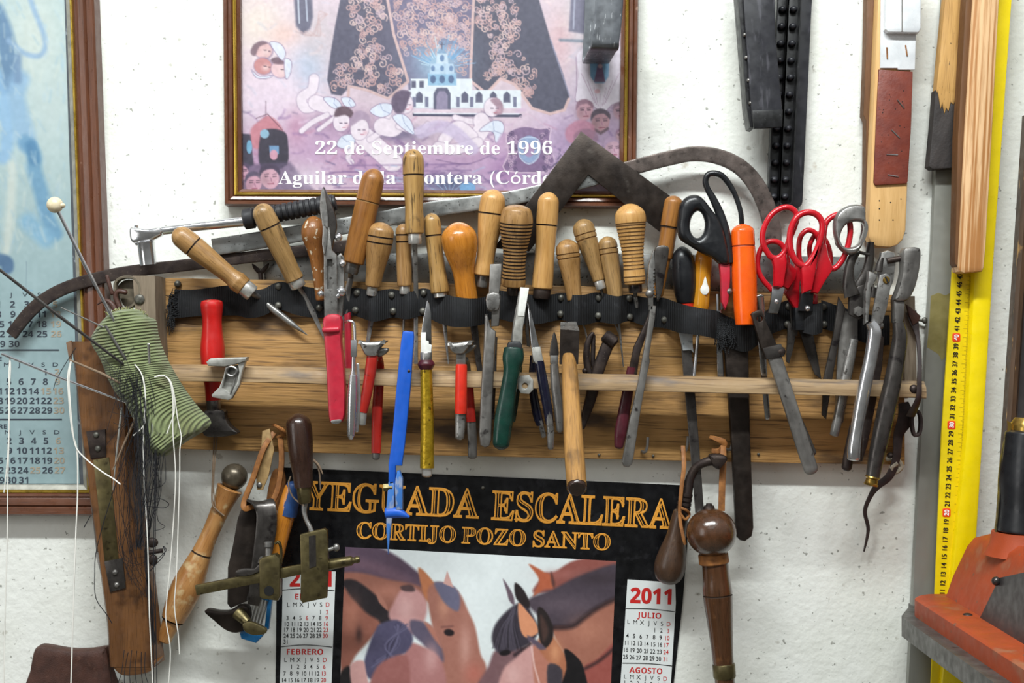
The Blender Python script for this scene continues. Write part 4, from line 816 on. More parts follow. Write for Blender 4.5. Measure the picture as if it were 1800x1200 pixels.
handled('file', 'tallest upright dark-stained file handle, standing in front of the poster lettering', 'crack', (726, 262), (729, 412), [(0, 16), (.12, 18.5), (.35, 18.8), (.65, 16), (.85, 16.5), (1, 16)], 18, (.31,), (17, 12.3), ([(729, 470, 66), (729, 515, 48), (728, 560, 42), (728, 640, 42)], [4.5, 4.5, 4.5, 4, 4], [2, 2, 2, 2, 2]), dt=84, db=82, d0=82)#, [4.5, 4.5, 4], [2, 2, 2]), dt=84, db=82, d0=82)
handled('awl', 'cracked pale awl handle with dark veins, left of the glossy orange knob', 'crack', (757, 374), (773, 515), [(0, 13), (.15, 15.5), (.4, 14.5), (.7, 14.5), (.9, 16.5), (1, 16.5)], 14, (.28,), (7, 12), ([(780, 570, 46), (787, 640, 46)], [3, 4, 1.2], [2, 2, 1]), dt=64, db=58)
handled('awl', 'glossy orange pear-shaped knob handle in the middle of the row', 'orange', (804, 392), (821, 528), [(0, 26), (.12, 30), (.27, 31), (.42, 27), (.6, 20), (.75, 18.5), (1, 19.5)], 26, (), None, ([(832, 570, 48), (843, 655, 48)], [6, 7, 5], [3, 3, 3]), dt=88, db=58, sm_='gun')
handled('file', 'pale waisted file handle with one groove, between orange knob and ribbed handle', 'light', (869, 333), (849, 484), [(0, 20), (.12, 22), (.3, 22.5), (.6, 18), (.8, 16), (.92, 17.5), (1, 17.5)], 20, (.28,), (20, 10, 'dull'), None, dt=74, db=60)
handled('file', 'thick flat-topped ribbed wooden handle with black spots', 'tan', (909, 362), (902, 504), [(0, 20), (.05, 24), (.14, 28), (.24, 29), (.4, 26), (.55, 21.5), (.75, 20), (.9, 21.5), (1, 21)], 9, [.222+.0415*i for i in range(17)], (14, 11, 'gun'), None, dt=106, db=76, d0=84, gm=BURNT)
handled('file', 'tall smooth pale file handle with dark groove, right of the ribbed spotted one', 'light', (965, 338), (953, 508), [(0, 16), (.1, 18.5), (.3, 19), (.6, 17), (.8, 18), (1, 18.5)], 17, (.34,), (17, 15.5, 'iron'), None, dt=76, db=64)
handled('awl', 'short tapered double-grooved awl handle, left one of the stubby pair under the square', 'tan', (995, 420), (1011, 528), [(0, 17), (.12, 20), (.28, 21), (.5, 17.5), (.75, 14.5), (1, 13)], 16, (.24, .31), None, ([(1030, 580, 46), (1042, 640, 46)], [2, 2, 1], [2, 2, 1]), dt=64, db=58, gm=BURNT2)
handled('awl', 'slanted grey double-grooved awl handle with steel ferrule, under the set square', 'grey', (1022, 384), (1054, 494), [(0, 16), (.12, 19), (.28, 19.5), (.5, 16.5), (.75, 12.5), (1, 10)], 15, (.24, .32), (14, 9), ([(1066, 530, 52), (1092, 590, 46)], [2.5, 2.5, 1.5], [2.5, 2.5, 1.5]), dt=54, db=54, gm=BURNT2)
handled('awl', 'small straight grooved awl handle tucked behind the pale ribbed handle', 'grey', (1067, 414), (1084, 524), [(0, 14), (.12, 17), (.28, 17.5), (.5, 16), (1, 13.5)], 13, (.2, .28), None, ([(1090, 570, 46), (1098, 645, 46)], [3, 3, 1], [3, 3, 1]), dt=52, db=50, gm=BURNT2)
handled('file', 'pale fat ribbed wooden handle with rounded top, left of the toothed pliers', 'light', (1106, 358), (1117, 500), [(0, 22), (.1, 26), (.22, 27.5), (.42, 23), (.6, 19.5), (.8, 18.5), (.92, 19.5), (1, 18)], 20, [.245, .27]+[.31+.045*i for i in range(12)]+[.9, .96], (14, 12, 'gun'), ([(1124, 540, 56)], [4, 4], [3, 3]), dt=82, db=72, d0=80, gm=BURNT2, gd=.9)
handled('file', 'thin brown worn file handle behind the toothed pliers, left of the black scissors', 'brown', (1186, 344), (1158, 520), [(0, 14), (.08, 16.5), (.3, 16.5), (.34, 15), (.6, 14), (.65, 11), (1, 9)], 12, (.31,), None, None, dt=72, db=56)
t = handled('screwdriver', 'black rounded screwdriver handle with red collar, left of the amber handle', M['blackplastic'], (1200, 432), (1207, 534), [(0, 14), (.12, 18), (.4, 21), (.7, 20.5), (1, 15)], 22, (), None, None, dt=62, db=60, group=None, cat_='screwdriver')
t.part('collar', MB().lathe((1207, 532, 60), (1208, 545, 60), [(0, 14), (1, 13)], sm=0), M['redsleeve'], label='red collar')
t.part('blade', MB().sweep([(1207, 543, 58), (1208, 600, 52), (1212, 660, 56), (1217, 740, 70), (1224, 830, 74), (1231, 925, 74)], [8, 9, 9, 8.5, 8, 7.5], 2.2, n=12, e=7), M['gun'], label='long dark flat blade')
t.part('tape', MB().plate([(1195, 583), (1219, 585), (1219, 606), (1221, 620), (1216, 615), (1202, 616)], 50, 10, 1), M['greytape'], label='pale tape on the blade')
t = Thing('screwdriver', 'amber transparent screwdriver handle with white drop mark, below the black scissors', 'screwdriver', 70, (1233, 545))
mb = MB(); n = 24; A = np.array((1239, 440, 60.)); B = np.array((1232, 546, 60.)); v = []; g = []; f = []
for i in range(13):
    q = i/12; c = A+(B-A)*q; r = 15.5*(1 if q > .08 else .75)*(1 if q < .93 else .85)
    for k in range(n): a = 2*math.pi*k/n; r2 = r*(1-.07*(k % 4 == 0)); v.append((c[0]+r2*math.cos(a), c[1], c[2]+r2*math.sin(a))); g.append((0, 0, q))
for i in range(12):
    for k in range(n): f.append((i*n+k, i*n+(k+1) % n, (i+1)*n+(k+1) % n, (i+1)*n+k))
f += [tuple(range(n)), tuple(range(12*n, 13*n))]; mb.add(v, f, g); hd = t.part('handle', mb, M['amber'])
t.part('mark', MB().plate(sp([(1239, 486), (1243, 500), (1246, 509), (1242, 517), (1234, 517), (1230, 509), (1234, 500)], 3), 74.5, 1.5, .5), M['white'], hd, label='white drop mark')
t.part('shaft', MB().sweep([(1232, 500, 60), (1231, 560, 58), (1227, 610, 54), (1221, 665, 58)], 3.2, n=10), M['chrome'])
t = Thing('rasp_knife', 'bright orange handled tool with long black blade hanging below the rack', 'hand tool', 74, (1307, 572))
t.part('handle', MB().lathe((1302, 395, 92), (1308, 572, 92), [(0, 17), (.06, 20), (.23, 20.5), (.27, 20.8), (.6, 21.5), (.85, 20), (1, 18)], 14, (.22,), .7, bot=2), [M['orangep'], mk('orange_groove', '#9c3208', rv=0)])
t.part('blade', MB().plate([(1282, 570), (1318, 570), (1322, 760), (1328, 930), (1325, 945), (1313, 954), (1304, 952), (1297, 944), (1290, 800), (1277, 612)], 46, 12, 4), M['iron2'], label='long black blade with rounded end')
# ---------------------------------------------------------------- tools hooked over the front rail
def disc(x, y, r, n=14, ry=None): return [(x+r*math.cos(a), y+(ry or r)*math.sin(a)) for a in np.linspace(0, 2*math.pi, n, endpoint=False)]
t = Thing('snips', 'large pink-red handled snips standing jaws up at the left of the row', 'pliers', 122, (592, 745))
mb = MB(); mb.plate(sp([(568, 329), (573, 335), (580, 352), (590, 378), (592, 402), (587, 424), (582, 446), (576, 452), (570, 420), (566, 390), (563, 352)], 3), 118, 9, 3)
t.part('jaw', mb, M['gun'], label='dark pointed upper jaw')
t.part('jaw', MB().plate(sp([(566, 336), (571, 334), (575, 356), (578, 384), (577, 420), (572, 450), (567, 430), (568, 400), (563, 366)], 3), 126, 6, 2.5), M['steel'])
mb = MB(); mb.plate([(570, 430), (575, 400), (580, 400), (584, 440), (592, 448), (593, 480), (594, 558), (571, 560), (570, 490)], 116, 12, 1, holes=[[(576, 456), (585, 456), (585, 508), (576, 508)]])
mb.plate([(589, 452), (598, 444), (604, 452), (604, 520), (600, 556), (590, 556)], 106, 10, 2); mb.box(575, 455, 586, 509, 112, 6, 0)
t.part('lever_body', mb, M['steel'])
for x, y, r in ((595, 417, 7), (564, 516, 6), (602, 463, 6.5), (600, 512, 8.5), (594, 520, 5)): t.part('bolt', MB().ball((x, y, 122), r, rd=7, n=14), M['chrome'])
mb = MB(); mb.plate(sp([(570, 558), (600, 556), (601, 600), (606, 650), (608, 700), (606, 732), (600, 742), (588, 744), (580, 738), (577, 700), (574, 640), (571, 600)], 4), 114, 20, 6)
mb.sweep([(571, 580, 135), (580, 580, 137), (596, 579, 135)], 5, 4, n=12, dome=(3, 3)); g1 = t.part('handle', mb, M['redgrip'], label='pink-red vinyl handle')
t.part('handle', MB().plate([(599, 552), (610, 547), (612, 600), (616, 650), (614, 690), (606, 690), (600, 640)], 66, 14, 4), M['redgrip'])
t.part('handle_end', MB().plate(sp([(584, 738), (600, 736), (601, 741), (594, 744), (585, 743)], 3), 131, 4, 1), M['steel'], g1)

t = Thing('wire_twister', 'slim chrome pocket tool with knurled body hanging beside the pink-red handle', 'hand tool', 136, (620, 775))
t.part('hook', MB().sweep([(606, 566, 122), (612, 564, 134), (619, 565, 138), (623, 572, 138), (624, 598, 138)], 2.6, n=10, sm=4), M['chrome'])
mb = MB(); mb.box(617, 597, 628, 627, 132, 11, 2); mb.sweep([(622, 625, 138), (621, 660, 138)], 4, n=10); t.part('shaft', mb, M['chrome'])
rr = [(0, 4), (.05, 4.5)]+[(.05+.9*i/40, (5.2+3.4*math.sin(math.pi*min(1, (i/40)*.8+.1))+(.7 if i % 2 else 0))) for i in range(41)]+[(.97, 5), (1, 3.5)]
t.part('knurled_body', MB().lathe((621, 652, 138), (617, 772, 138), rr, sm=0, n=18), M['chrome'], label='cross-knurled chrome body')
t.part('clip', MB().sweep([(628, 640, 132), (631, 700, 132), (627, 757, 132)], 3, 1.5, n=10, dome=(2, 3)), M['chrome'])

def nippers(lab, hx, grip, endm, d, long_, lm, gp2=True):
    """hx = shift in x of a pair of small end-cutting nippers hung on the rail"""
    t = Thing('nippers', lab, 'pliers', d, (hx+30, 740)); return t
t = nippers('small nippers with worn red handles leaning left, beside the slim chrome tool', 628, None, None, 126, 0, 0)
mb = MB(); mb.plate(sp([(631, 597), (640, 600), (660, 600), (682, 598), (674, 606), (666, 616), (662, 626), (645, 625), (638, 615), (634, 606)], 3), 118, 22, 6)
t.part('jaw', mb, M['steel']); mb = MB(); mb.plate(sp([(656, 616), (668, 611), (682, 612), (681, 618), (674, 624), (664, 627)], 3), 112, 16, 5); mb.plate([(645, 618), (664, 618), (664, 634), (645, 634)], 116, 14, 3); t.part('jaw', mb, M['dull'])
h1 = t.part('handle', MB().sweep([(655, 625, 128), (651, 655, 128), (645, 690, 127), (637, 724, 126)], [10, 10, 9.5, 8.5], [8, 8, 8, 7], n=14, e=2.6, sm=4), M['reddip'], label='worn red dipped handle')
t.part('handle_tip', MB().sweep([(638, 718, 126), (636, 745, 126)], [8, 7.5], [6.5, 6], n=14, dome=(0, 3)), M['alu'], h1)
h2 = t.part('handle', MB().sweep([(664, 628, 104), (663, 650, 78), (658, 720, 74), (656, 800, 76)], [6, 8, 9.5, 8.5], [5, 5, 6, 5], n=14, e=3, sm=4), M['reddip'])
t.part('handle_tip', MB().sweep([(656, 796, 76), (656, 808, 76)], [7.5, 7], [4, 4], n=14, dome=(0, 5)), M['dull'], h2)

t = Thing('blue_divider', 'bright blue painted steel tool with spike hanging down over the calendar title', 'hand tool', 130, (700, 900))
t.part('bar', MB().plate([(708, 583), (713, 581), (727, 583), (728, 590), (721, 690), (712, 780), (708, 808), (707, 818), (696, 818), (695, 850), (683, 852), (683, 815), (689, 775), (697, 680), (705, 600)], 122, 12, 2.5), M['blue'])
t.part('fixed_leg', MB().plate([(683, 845), (694, 843), (693, 890), (687, 930), (682, 973), (679, 930), (679, 892)], 122, 12, 2.5), M['bluesteel'])
t.part('moving_jaw', MB().plate([(698, 828), (703, 826), (708, 840), (708, 895), (696, 896), (694, 850)], 122, 15, 3), M['bluesteel'], label='chipped blue movable jaw')
mb = MB(); mb.sweep([(679, 902, 128), (700, 901, 130), (720, 908, 134)], [10, 9, 2], [9, 8, 2], n=14, sm=4, dome=(3, 0)); t.part('collar', mb, M['blue'])
t.part('spike', MB().sweep([(684, 905, 128), (683, 940, 128), (682, 974, 128)], [5, 3, .5], n=12), M['blue'])
mb = MB(); mb.sweep([(690, 856, 128), (674, 857, 128)], 7.5, n=6); t.part('nut', mb, M['brass'], label='hexagonal steel nut')
t.part('rivet', MB().ball((719, 652, 133.5), 3, rd=1.5), M['iron'])

t = Thing('knife', 'taped knife point up with gold foil wrapped handle, right of the blue tool', 'knife', 122, (751, 835))
bl = t.part('blade', MB().plate([(751, 527), (755, 534), (758, 550), (759, 624), (742, 624), (741, 582), (744, 560)], 121, 4, 1.4), M['blade'])
t.part('tape', MB().plate([(740, 584), (749, 584), (749, 598), (754, 600), (754, 604), (759, 606), (758, 622), (740, 622)], 120.5, 5.5, .5), M['white'], bl, label='ragged white tape')
t.part('ferrule', MB().lathe((749, 619, 122), (749, 636, 122), [(0, 10), (.1, 10.8), (.9, 10.8), (1, 9)], sm=0), M['steel'])
t.part('bolster', MB().lathe((749, 630, 122), (749, 652, 122), [(0, 9), (.4, 15), (.7, 13), (1, 9)]), M['maroon'], label='dark red-brown bulge')
t.part('handle', MB().sweep([(749, 646, 122), (751, 730, 124), (751, 822, 128)], [10.5, 11.5, 12.5], n=18, sm=5), M['goldtape'], label='gold foil wrapped handle')
t.part('pommel', MB().sweep([(751, 818, 128), (751, 834, 129)], [9.5, 9], n=16, dome=(0, 4)), M['clear'], label='clear plastic end')

t = Thing('nippers', 'small nippers with bright red sleeve, between the gold knife and the long grey lever tool', 'pliers', 124, (812, 740))
t.part('jaw', MB().plate(sp([(786, 600), (798, 602), (815, 600), (833, 598), (828, 606), (820, 616), (814, 622), (800, 622), (792, 616), (789, 608)], 3), 116, 24, 7), M['steel'])
mb = MB(); mb.plate(sp([(812, 616), (822, 608), (836, 606), (834, 613), (824, 620), (816, 624)], 3), 112, 14, 5); mb.plate([(802, 618), (819, 616), (819, 642), (801, 642)], 116, 14, 3); t.part('jaw', mb, M['dull'])
h1 = t.part('handle', MB().sweep([(810, 690, 126), (809, 740, 126), (808, 768, 127)], [9, 9.5, 8], [7, 7, 6], n=14, sm=3, dome=(0, 5)), M['steel'])
t.part('sleeve', MB().lathe((811, 640, 125), (810, 727, 126), [(0, 9.5), (.05, 10.3), (.95, 10.8), (1, 10)], sm=0), M['redsleeve'], h1, label='bright red sleeve')
h2 = t.part('handle', MB().sweep([(817, 632, 106), (820, 655, 78), (828, 760, 74), (829, 806, 76)], [6, 7, 8.5, 8], 4.5, n=14, e=3, sm=4, dome=(0, 5)), M['dull'])
t.part('sleeve', MB().sweep([(821.5, 672, 77.5), (826.8, 744, 74.5)], 8.6, 5.6, n=14, e=3), M['reddip'], h2)

t = Thing('lever_tool', 'long grey steel lever tool with square notched top, left of the dark green pliers', 'hand tool', 124, (855, 785))
t.part('head', MB().plate([(861, 464), (882, 463), (880, 500), (877, 516), (880, 520), (877, 573), (863, 574), (864, 548), (856, 545), (855, 520), (859, 514)], 112, 14, 2.5), M['dull'])
t.part('head_block', MB().plate(sp([(856, 517), (878, 516), (878, 540), (872, 546), (860, 545), (855, 538)], 2), 124, 9, 3), M['steel'])
t.part('handle', MB().plate([(852, 552), (857, 552), (862, 574), (866, 578), (872, 582), (870, 620), (866, 700), (864, 772), (860, 784), (852, 786), (844, 782), (842, 760), (845, 690), (850, 610)], 118, 13, 5), M['dull'])
t.part('handle', MB().plate([(866, 590), (874, 592), (872, 660), (868, 740), (862, 740)], 70, 10, 3), M['gun'])

t = Thing('pliers', 'white-tipped pliers with thick dark green curved grips, nose up', 'pliers', 126, (880, 790))
j1 = t.part('jaw', MB().plate([(915, 505), (930, 506), (922, 560), (919, 576), (918, 606), (900, 606), (902, 580), (905, 566)], 124, 8, 1.5), M['alu'])
t.part('jaw', MB().plate([(912, 512), (916, 508), (910, 560), (904, 600), (898, 600), (902, 566)], 114, 9, 1.5), M['dull'])
t.part('tip_face', MB().plate([(915, 505), (930, 506), (921, 556), (910, 555)], 132, 1.2, .3), M['white'], j1, label='bright white nose')
t.part('collar', MB().plate(sp([(894, 601), (914, 600), (918, 612), (915, 618), (892, 618), (891, 610)], 2), 117, 20, 4), M['blackrub'])
t.part('grip', MB().sweep([(903, 612, 127), (902, 630, 128), (899, 655, 128), (893, 690, 129), (886, 735, 131), (881, 778, 132)], [17, 19, 14.5, 14.5, 16.5, 15], [12, 14, 13, 13, 14, 12], n=20, e=2.4, sm=5, dome=(3, 12)), M['green'], label='thick dark green grip')
t.part('grip', MB().sweep([(912, 625, 78), (908, 680, 72), (900, 740, 72)], [8, 8, 7], n=14, sm=4, dome=(0, 6)), M['green'])

t = Thing('needle_nose_pliers', 'long-nosed pliers with navy handles, nose tip up between green pliers and hammer', 'pliers', 124, (960, 780))
t.part('jaw', MB().plate([(926, 530), (929, 532), (938, 565), (948, 608), (951, 634), (936, 638), (934, 612), (930, 570)], 118, 10, 2.5), M['blade'])
t.part('jaw', MB().plate([(924, 540), (928, 536), (930, 575), (932, 610), (926, 608), (923, 580)], 110, 8, 2), M['gun'])
t.part('joint', MB().plate([(934, 611), (950, 609), (955, 634), (942, 640), (937, 632)], 118, 13, 2), M['alu'])
h1 = t.part('handle', MB().sweep([(948, 634, 125), (954, 670, 125), (962, 715, 125), (966, 745, 124)], [8, 9, 8.5, 7], [7, 7, 6.5, 6], n=14, sm=4), M['navy'], label='glossy navy handle')
t.part('handle_tip', MB().sweep([(963, 715, 127), (968, 760, 127), (968, 786, 126)], [5.5, 6.5, 5.5], 4, n=12, dome=(0, 4)), M['steel'], h1)
h2 = t.part('handle', MB().sweep([(938, 625, 78), (937, 680, 74), (945, 730, 74), (951, 750, 74)], [6, 7.5, 8.5, 7], 6, n=14, sm=4), M['navy'])
t.part('handle_tip', MB().sweep([(950, 742, 76), (957, 770, 76)], 4.8, 4, n=12, dome=(0, 3)), M['steel'], h2)

t = Thing('cutter', 'small steel edge cutter with pointed blade, tucked just left of the hammer', 'hand tool', 122, (980, 745))
t.part('blade', MB().plate(sp([(974, 583), (978, 592), (981, 610), (981, 626), (967, 627), (967, 612), (970, 595)], 3), 119, 6, 2), M['gun'])
t.part('collar', MB().plate([(967, 624), (981, 624), (981, 638), (977, 643), (971, 643), (967, 638)], 117, 9, 2), M['steel'])
t.part('handle', MB().sweep([(974, 640, 122), (977, 680, 122), (982, 720, 123), (984, 755, 124)], [7.5, 8.5, 8.5, 6], [6, 7, 7, 5], n=14, sm=4, dome=(0, 5)), M['dull'])

t = Thing('hammer', 'square-headed hammer with long worn wooden handle hanging over the calendar lettering', 'hammer', 150, (1012, 870))
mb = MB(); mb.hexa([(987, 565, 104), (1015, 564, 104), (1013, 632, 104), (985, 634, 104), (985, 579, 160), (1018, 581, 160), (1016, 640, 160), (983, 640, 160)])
mb.m[2] = 1; t.part('head', mb, [M['iron2'], M['steel']], sharp=20)  # brighter steel on the top face puts the overhead light into its colour
A = t.q(999, 628, 158); B = t.q(1014, 856, 430)
L_ = [A, t.q(1001, 650, 190), t.q(1005, 720, 262), t.q(1009, 790, 345), B]
t.part('handle', MB().sweep(L_, [10, 13.5, 15, 16, 15.5], [9, 12.5, 14, 15, 14.5], n=16, e=2.8, sm=5, dome=(7, 0)), W['hammer'])
c0 = np.array(B); ax = np.array(B)-np.array(t.q(1009, 790, 345)); ax /= np.linalg.norm(ax)
t.part('handle_end', MB().lathe(c0-ax*.5, c0+ax*5, [(0, 15.5), (.6, 15), (1, 13)], sm=0, n=8), W['dark'], label='dark octagonal handle end')

t = Thing('pincer', 'small dark iron pincer with hooked arm and round knob, right of the hammer', 'pliers', 92, (1045, 690))
t.part('arm', MB().sweep([(1043, 586, 70), (1036, 598, 70), (1032, 620, 70), (1034, 645, 70), (1040, 662, 70)], [4, 5.5, 6, 6.5, 6], 5, n=12, sm=4, dome=(3, 0)), M['iron'])
t.part('arm', MB().sweep([(1045, 590, 66), (1044, 615, 66), (1044, 640, 66), (1050, 655, 66)], [3.5, 4.5, 4.5, 4.5], 4, n=12, sm=4, dome=(3, 0)), M['iron'])
t.part('handle', MB().sweep([(1072, 600, 72), (1060, 630, 72), (1050, 660, 72), (1040, 700, 68), (1030, 735, 62), (1025, 755, 60)], [11, 11, 11, 10, 7, 4], 7, n=14, e=3, sm=4), M['iron'])
t.part('knob', MB().lathe((1063, 588, 74), (1084, 605, 74), [(0, 8), (.15, 12), (.85, 12), (1, 8)], sm=0), M['iron'])
t.part('rivet', MB().ball((1029, 652, 72), 5, rd=4), M['iron'])

t = Thing('toothed_pliers', 'long grey pliers with serrated jaws up and maroon rear grip', 'pliers', 122, (1105, 815))
j = MB(); P_ = [(1150, 438), (1158, 432), (1172, 434), (1174, 442), (1168, 470), (1160, 500), (1153, 520), (1150, 540), (1142, 540)]
te = []
for i in range(9): te += [(1151.5, 472+i*6), (1148, 475+i*6)]
t.part('jaw', MB().plate([(1148, 440), (1152, 462)]+te+[(1148, 545), (1140, 545), (1138, 500), (1140, 465)], 116, 11, 1.5), M['steel'])
t.part('jaw', MB().plate(sp([(1157, 432), (1173, 433), (1175, 445), (1169, 480), (1163, 515), (1155, 530), (1152, 500), (1150, 460), (1150, 440)], 3), 120, 9, 3), M['gun'])
t.part('pivot', MB().ball((1142, 516, 124), 8, rd=7, n=14), M['dull'])
t.part('handle', MB().plate([(1142, 535), (1153, 538), (1151, 560), (1146, 590), (1141, 625), (1142, 636), (1135, 670), (1126, 720), (1114, 800), (1111, 815), (1104, 821), (1096, 819), (1093, 811), (1106, 740), (1122, 668), (1134, 600), (1140, 560)], 118, 9, 2.5), M['dull'])
h2 = t.part('handle', MB().plate([(1146, 548), (1154, 545), (1137, 600), (1130, 620), (1124, 660), (1108, 660), (1118, 610), (1130, 585)], 68, 10, 3), M['iron'])
t.part('grip', MB().sweep([(1116, 646, 72), (1108, 690, 70), (1100, 735, 70), (1095, 765, 70), (1092, 788, 70)], [9, 10, 11, 11, 8], [7, 7, 8, 8, 6], n=14, e=2.5, sm=4, dome=(0, 5)), M['maroon'], h2, label='maroon grip')

t = Thing('leather_pliers', 'dark steel hinged pliers hanging at a slant below the orange handle', 'pliers', 124, (1420, 830))
t.part('head', MB().plate([(1320, 552), (1324, 548), (1338, 543), (1344, 560), (1368, 612), (1366, 622), (1346, 626), (1338, 612)], 116, 12, 2, holes=[disc(1335, 560, 5.2, 10)]), M['iron2'])
t.part('hinge', MB().plate([(1339, 612), (1372, 604), (1378, 626), (1346, 632)], 116, 16, 2), M['gun'])
t.part('pivot', MB().ball((1371, 618, 124), 10, rd=9), M['iron'])
t.part('handle', MB().sweep([(1361, 626, 124), (1376, 672, 125), (1396, 735, 126), (1412, 785, 126), (1425, 824, 126)], [12.5, 12.5, 12.5, 13, 12.5], [5, 5.5, 5.5, 5, 4.5], n=16, e=3, sm=5, dome=(0, 10)), M['dull'])
t.part('handle', MB().sweep([(1366, 640, 117), (1384, 700, 117), (1408, 750, 117), (1428, 797, 117)], [10, 10, 9, 9], 4, n=14, e=3, sm=4, dome=(0, 6)), M['gun'])
t.part('prong', MB().sweep([(1341, 520, 96), (1346, 560, 78), (1352, 640, 68), (1362, 738, 58)], [7, 8, 6, 5], 2.5, n=12, e=4, sm=4, dome=(4, 3)), M['blade'], label='pale steel strip behind the hinge')

# ---------------------------------------------------------------- scissors
t = Thing('scissors', 'big black-handled scissors with red shank, left of the bright orange handle', 'scissors', 94, (1275, 560))
t.part('handle', MB().plate(sp([(1191, 385), (1195, 360), (1207, 346), (1223, 342), (1236, 349), (1251, 368), (1266, 388), (1277, 420), (1283, 462), (1265, 464), (1252, 454), (1230, 443), (1212, 432), (1195, 420), (1190, 402)], 5), 78, 28, 12, holes=[sp([(1226, 371), (1234, 376), (1239, 392), (1236, 410), (1226, 418), (1217, 412), (1213, 398), (1217, 380)], 4)], rnd=True), M['blackplastic'], label='large black thumb loop')
t.part('handle', MB().sweep([(1281, 462, 92), (1278, 420, 90), (1268, 380, 88), (1255, 350, 88), (1244, 330, 88), (1241, 316, 88), (1246, 306, 88), (1258, 304, 88), (1272, 310, 88), (1287, 330, 88), (1297, 352, 88), (1304, 378, 87), (1305, 410, 82), (1298, 440, 76), (1284, 462, 80)], [10, 9, 8, 6.5, 5.5, 5.5, 5.5, 5.5, 5.5, 5, 4.5, 4.5, 5, 7, 8], [9, 8, 7, 6, 6, 6, 6, 6, 6, 5, 5, 5, 5, 6, 8], n=14, sm=5), M['blackplastic'], label='long thin black finger loop')
t.part('shank', MB().plate([(1264, 460), (1284, 458), (1284, 490), (1281, 530), (1275, 545), (1268, 530), (1267, 490)], 84, 12, 4), M['redgrip'], label='red coated shank')
mb = MB(); mb.plate([(1266, 515), (1276, 515), (1277, 600), (1280, 662), (1274, 690), (1268, 660), (1267, 600)], 44, 5, 1.5); mb.plate([(1268, 500), (1276, 500), (1276, 540), (1268, 545)], 60, 26, 1); t.part('blade', mb, M['blade'])
t.part('pivot', MB().ball((1282, 512, 92), 6, rd=6), M['dull'])

def loop(mb, pts, w, h, sm=6): mb.sweep(pts, w, h, n=14, sm=sm, closed=True); return mb
def q4(pts): return [(1320+x/4, 330+y/4) for x, y in pts]
def z(pts, d): return [(x, y, d) for x, y in q4(pts)]
t = Thing('scissors', 'red-handled scissors with grey blades, leftmost of the three red pairs', 'scissors', 92, (1360, 555))
mb = loop(MB(), z([(115, 470), (75, 390), (82, 290), (140, 190), (225, 142), (290, 160), (312, 215), (290, 290), (258, 370), (235, 440), (190, 492), (145, 495)], 104), 5.2, 5.5)
mb.plate(q4([(130, 480), (190, 490), (235, 440), (245, 520), (220, 690), (205, 705), (150, 695), (150, 560)]), 96, 14, 5); t.part('handle', mb, M['redplastic'], label='red handle with its finger loop')
mb = loop(MB(), z([(100, 395), (150, 372), (215, 390), (250, 450), (262, 540), (240, 630), (170, 715), (130, 690), (75, 620), (52, 540), (66, 450)], 84), 4.8, 5)
mb.plate(q4([(255, 500), (330, 580), (320, 640), (265, 715), (220, 690), (240, 600)]), 78, 13, 5); t.part('handle', mb, M['redplastic'])
mb = MB(); mb.plate(q4([(150, 690), (240, 700), (215, 800), (190, 885), (120, 880), (140, 780)]), 88, 5, 1.5); mb.plate([(1352, 548), (1368, 548), (1366, 590), (1360, 640), (1354, 600)], 44, 4, 1); t.part('blade', mb, M['blade'])
t.part('pivot', MB().ball((*q4([(180, 800)])[0], 93), 4.2, rd=3), M['chrome'])
t = Thing('scissors', 'red-handled scissors with black pivot, in front of the other red pairs', 'scissors', 106, (1418, 560))
mb = loop(MB(), z([(262, 400), (268, 300), (312, 212), (380, 178), (450, 195), (488, 255), (482, 345), (455, 430), (420, 500), (370, 552), (315, 530), (278, 470)], 120), 5.6, 6)
mb.plate(q4([(335, 530), (385, 540), (430, 470), (470, 380), (440, 600), (415, 720), (350, 745), (342, 650)]), 112, 14, 5); t.part('handle', mb, M['redplastic'], label='red handle with its finger loop')
mb = loop(MB(), z([(515, 330), (530, 250), (570, 205), (630, 185), (685, 215), (703, 290), (690, 390), (655, 490), (600, 560), (550, 560), (505, 480)], 102), 5.2, 6)
mb.plate(q4([(490, 370), (530, 400), (545, 480), (580, 570), (520, 660), (470, 745), (425, 735), (455, 560)]), 98, 14, 5); t.part('handle', mb, M['redplastic'])
mb = MB(); mb.plate(q4([(360, 735), (450, 725), (440, 870), (345, 865)]), 86, 13, 2); mb.plate([(1402, 540), (1432, 540), (1430, 580), (1404, 580)], 60, 24, 1); t.part('blade_root', mb, M['blackplastic'], label='black pivot block')
t.part('pivot', MB().ball((*q4([(397, 848)])[0], 108), 5, rd=4), M['chrome'])
t.part('blade', MB().plate([(1397, 565), (1414, 570), (1408, 610), (1400, 640), (1394, 636), (1396, 600)], 42, 5, 1.5), M['gun']); t.part('blade', MB().plate([(1415, 570), (1440, 572), (1450, 620), (1458, 668), (1446, 660), (1430, 620)], 42, 5, 1.5), M['gun'])
t = Thing('scissors', 'red-handled scissors mostly hidden behind the other two red pairs', 'scissors', 76, (1400, 545))
t.part('handle', loop(MB(), z([(335, 420), (350, 340), (400, 298), (460, 330), (480, 420), (470, 520), (400, 580), (345, 520)], 78), 4.6, 5), M['redplastic'])
mb = loop(MB(), z([(420, 420), (470, 320), (530, 360), (565, 450), (565, 540), (520, 600), (450, 560)], 66), 4.4, 5); t.part('handle', mb, M['redplastic'])
mb = MB(); mb.plate(q4([(340, 440), (390, 540), (350, 660), (345, 860), (310, 850), (240, 740), (275, 660)]), 62, 13, 5); mb.plate(q4([(440, 740), (475, 750), (474, 860), (440, 850)]), 62, 13, 4); t.part('shank', mb, M['redplastic'])
t.part('blade', MB().plate([(1392, 530), (1412, 535), (1408, 590), (1398, 590)], 44, 5, 1.5), M['gun'])

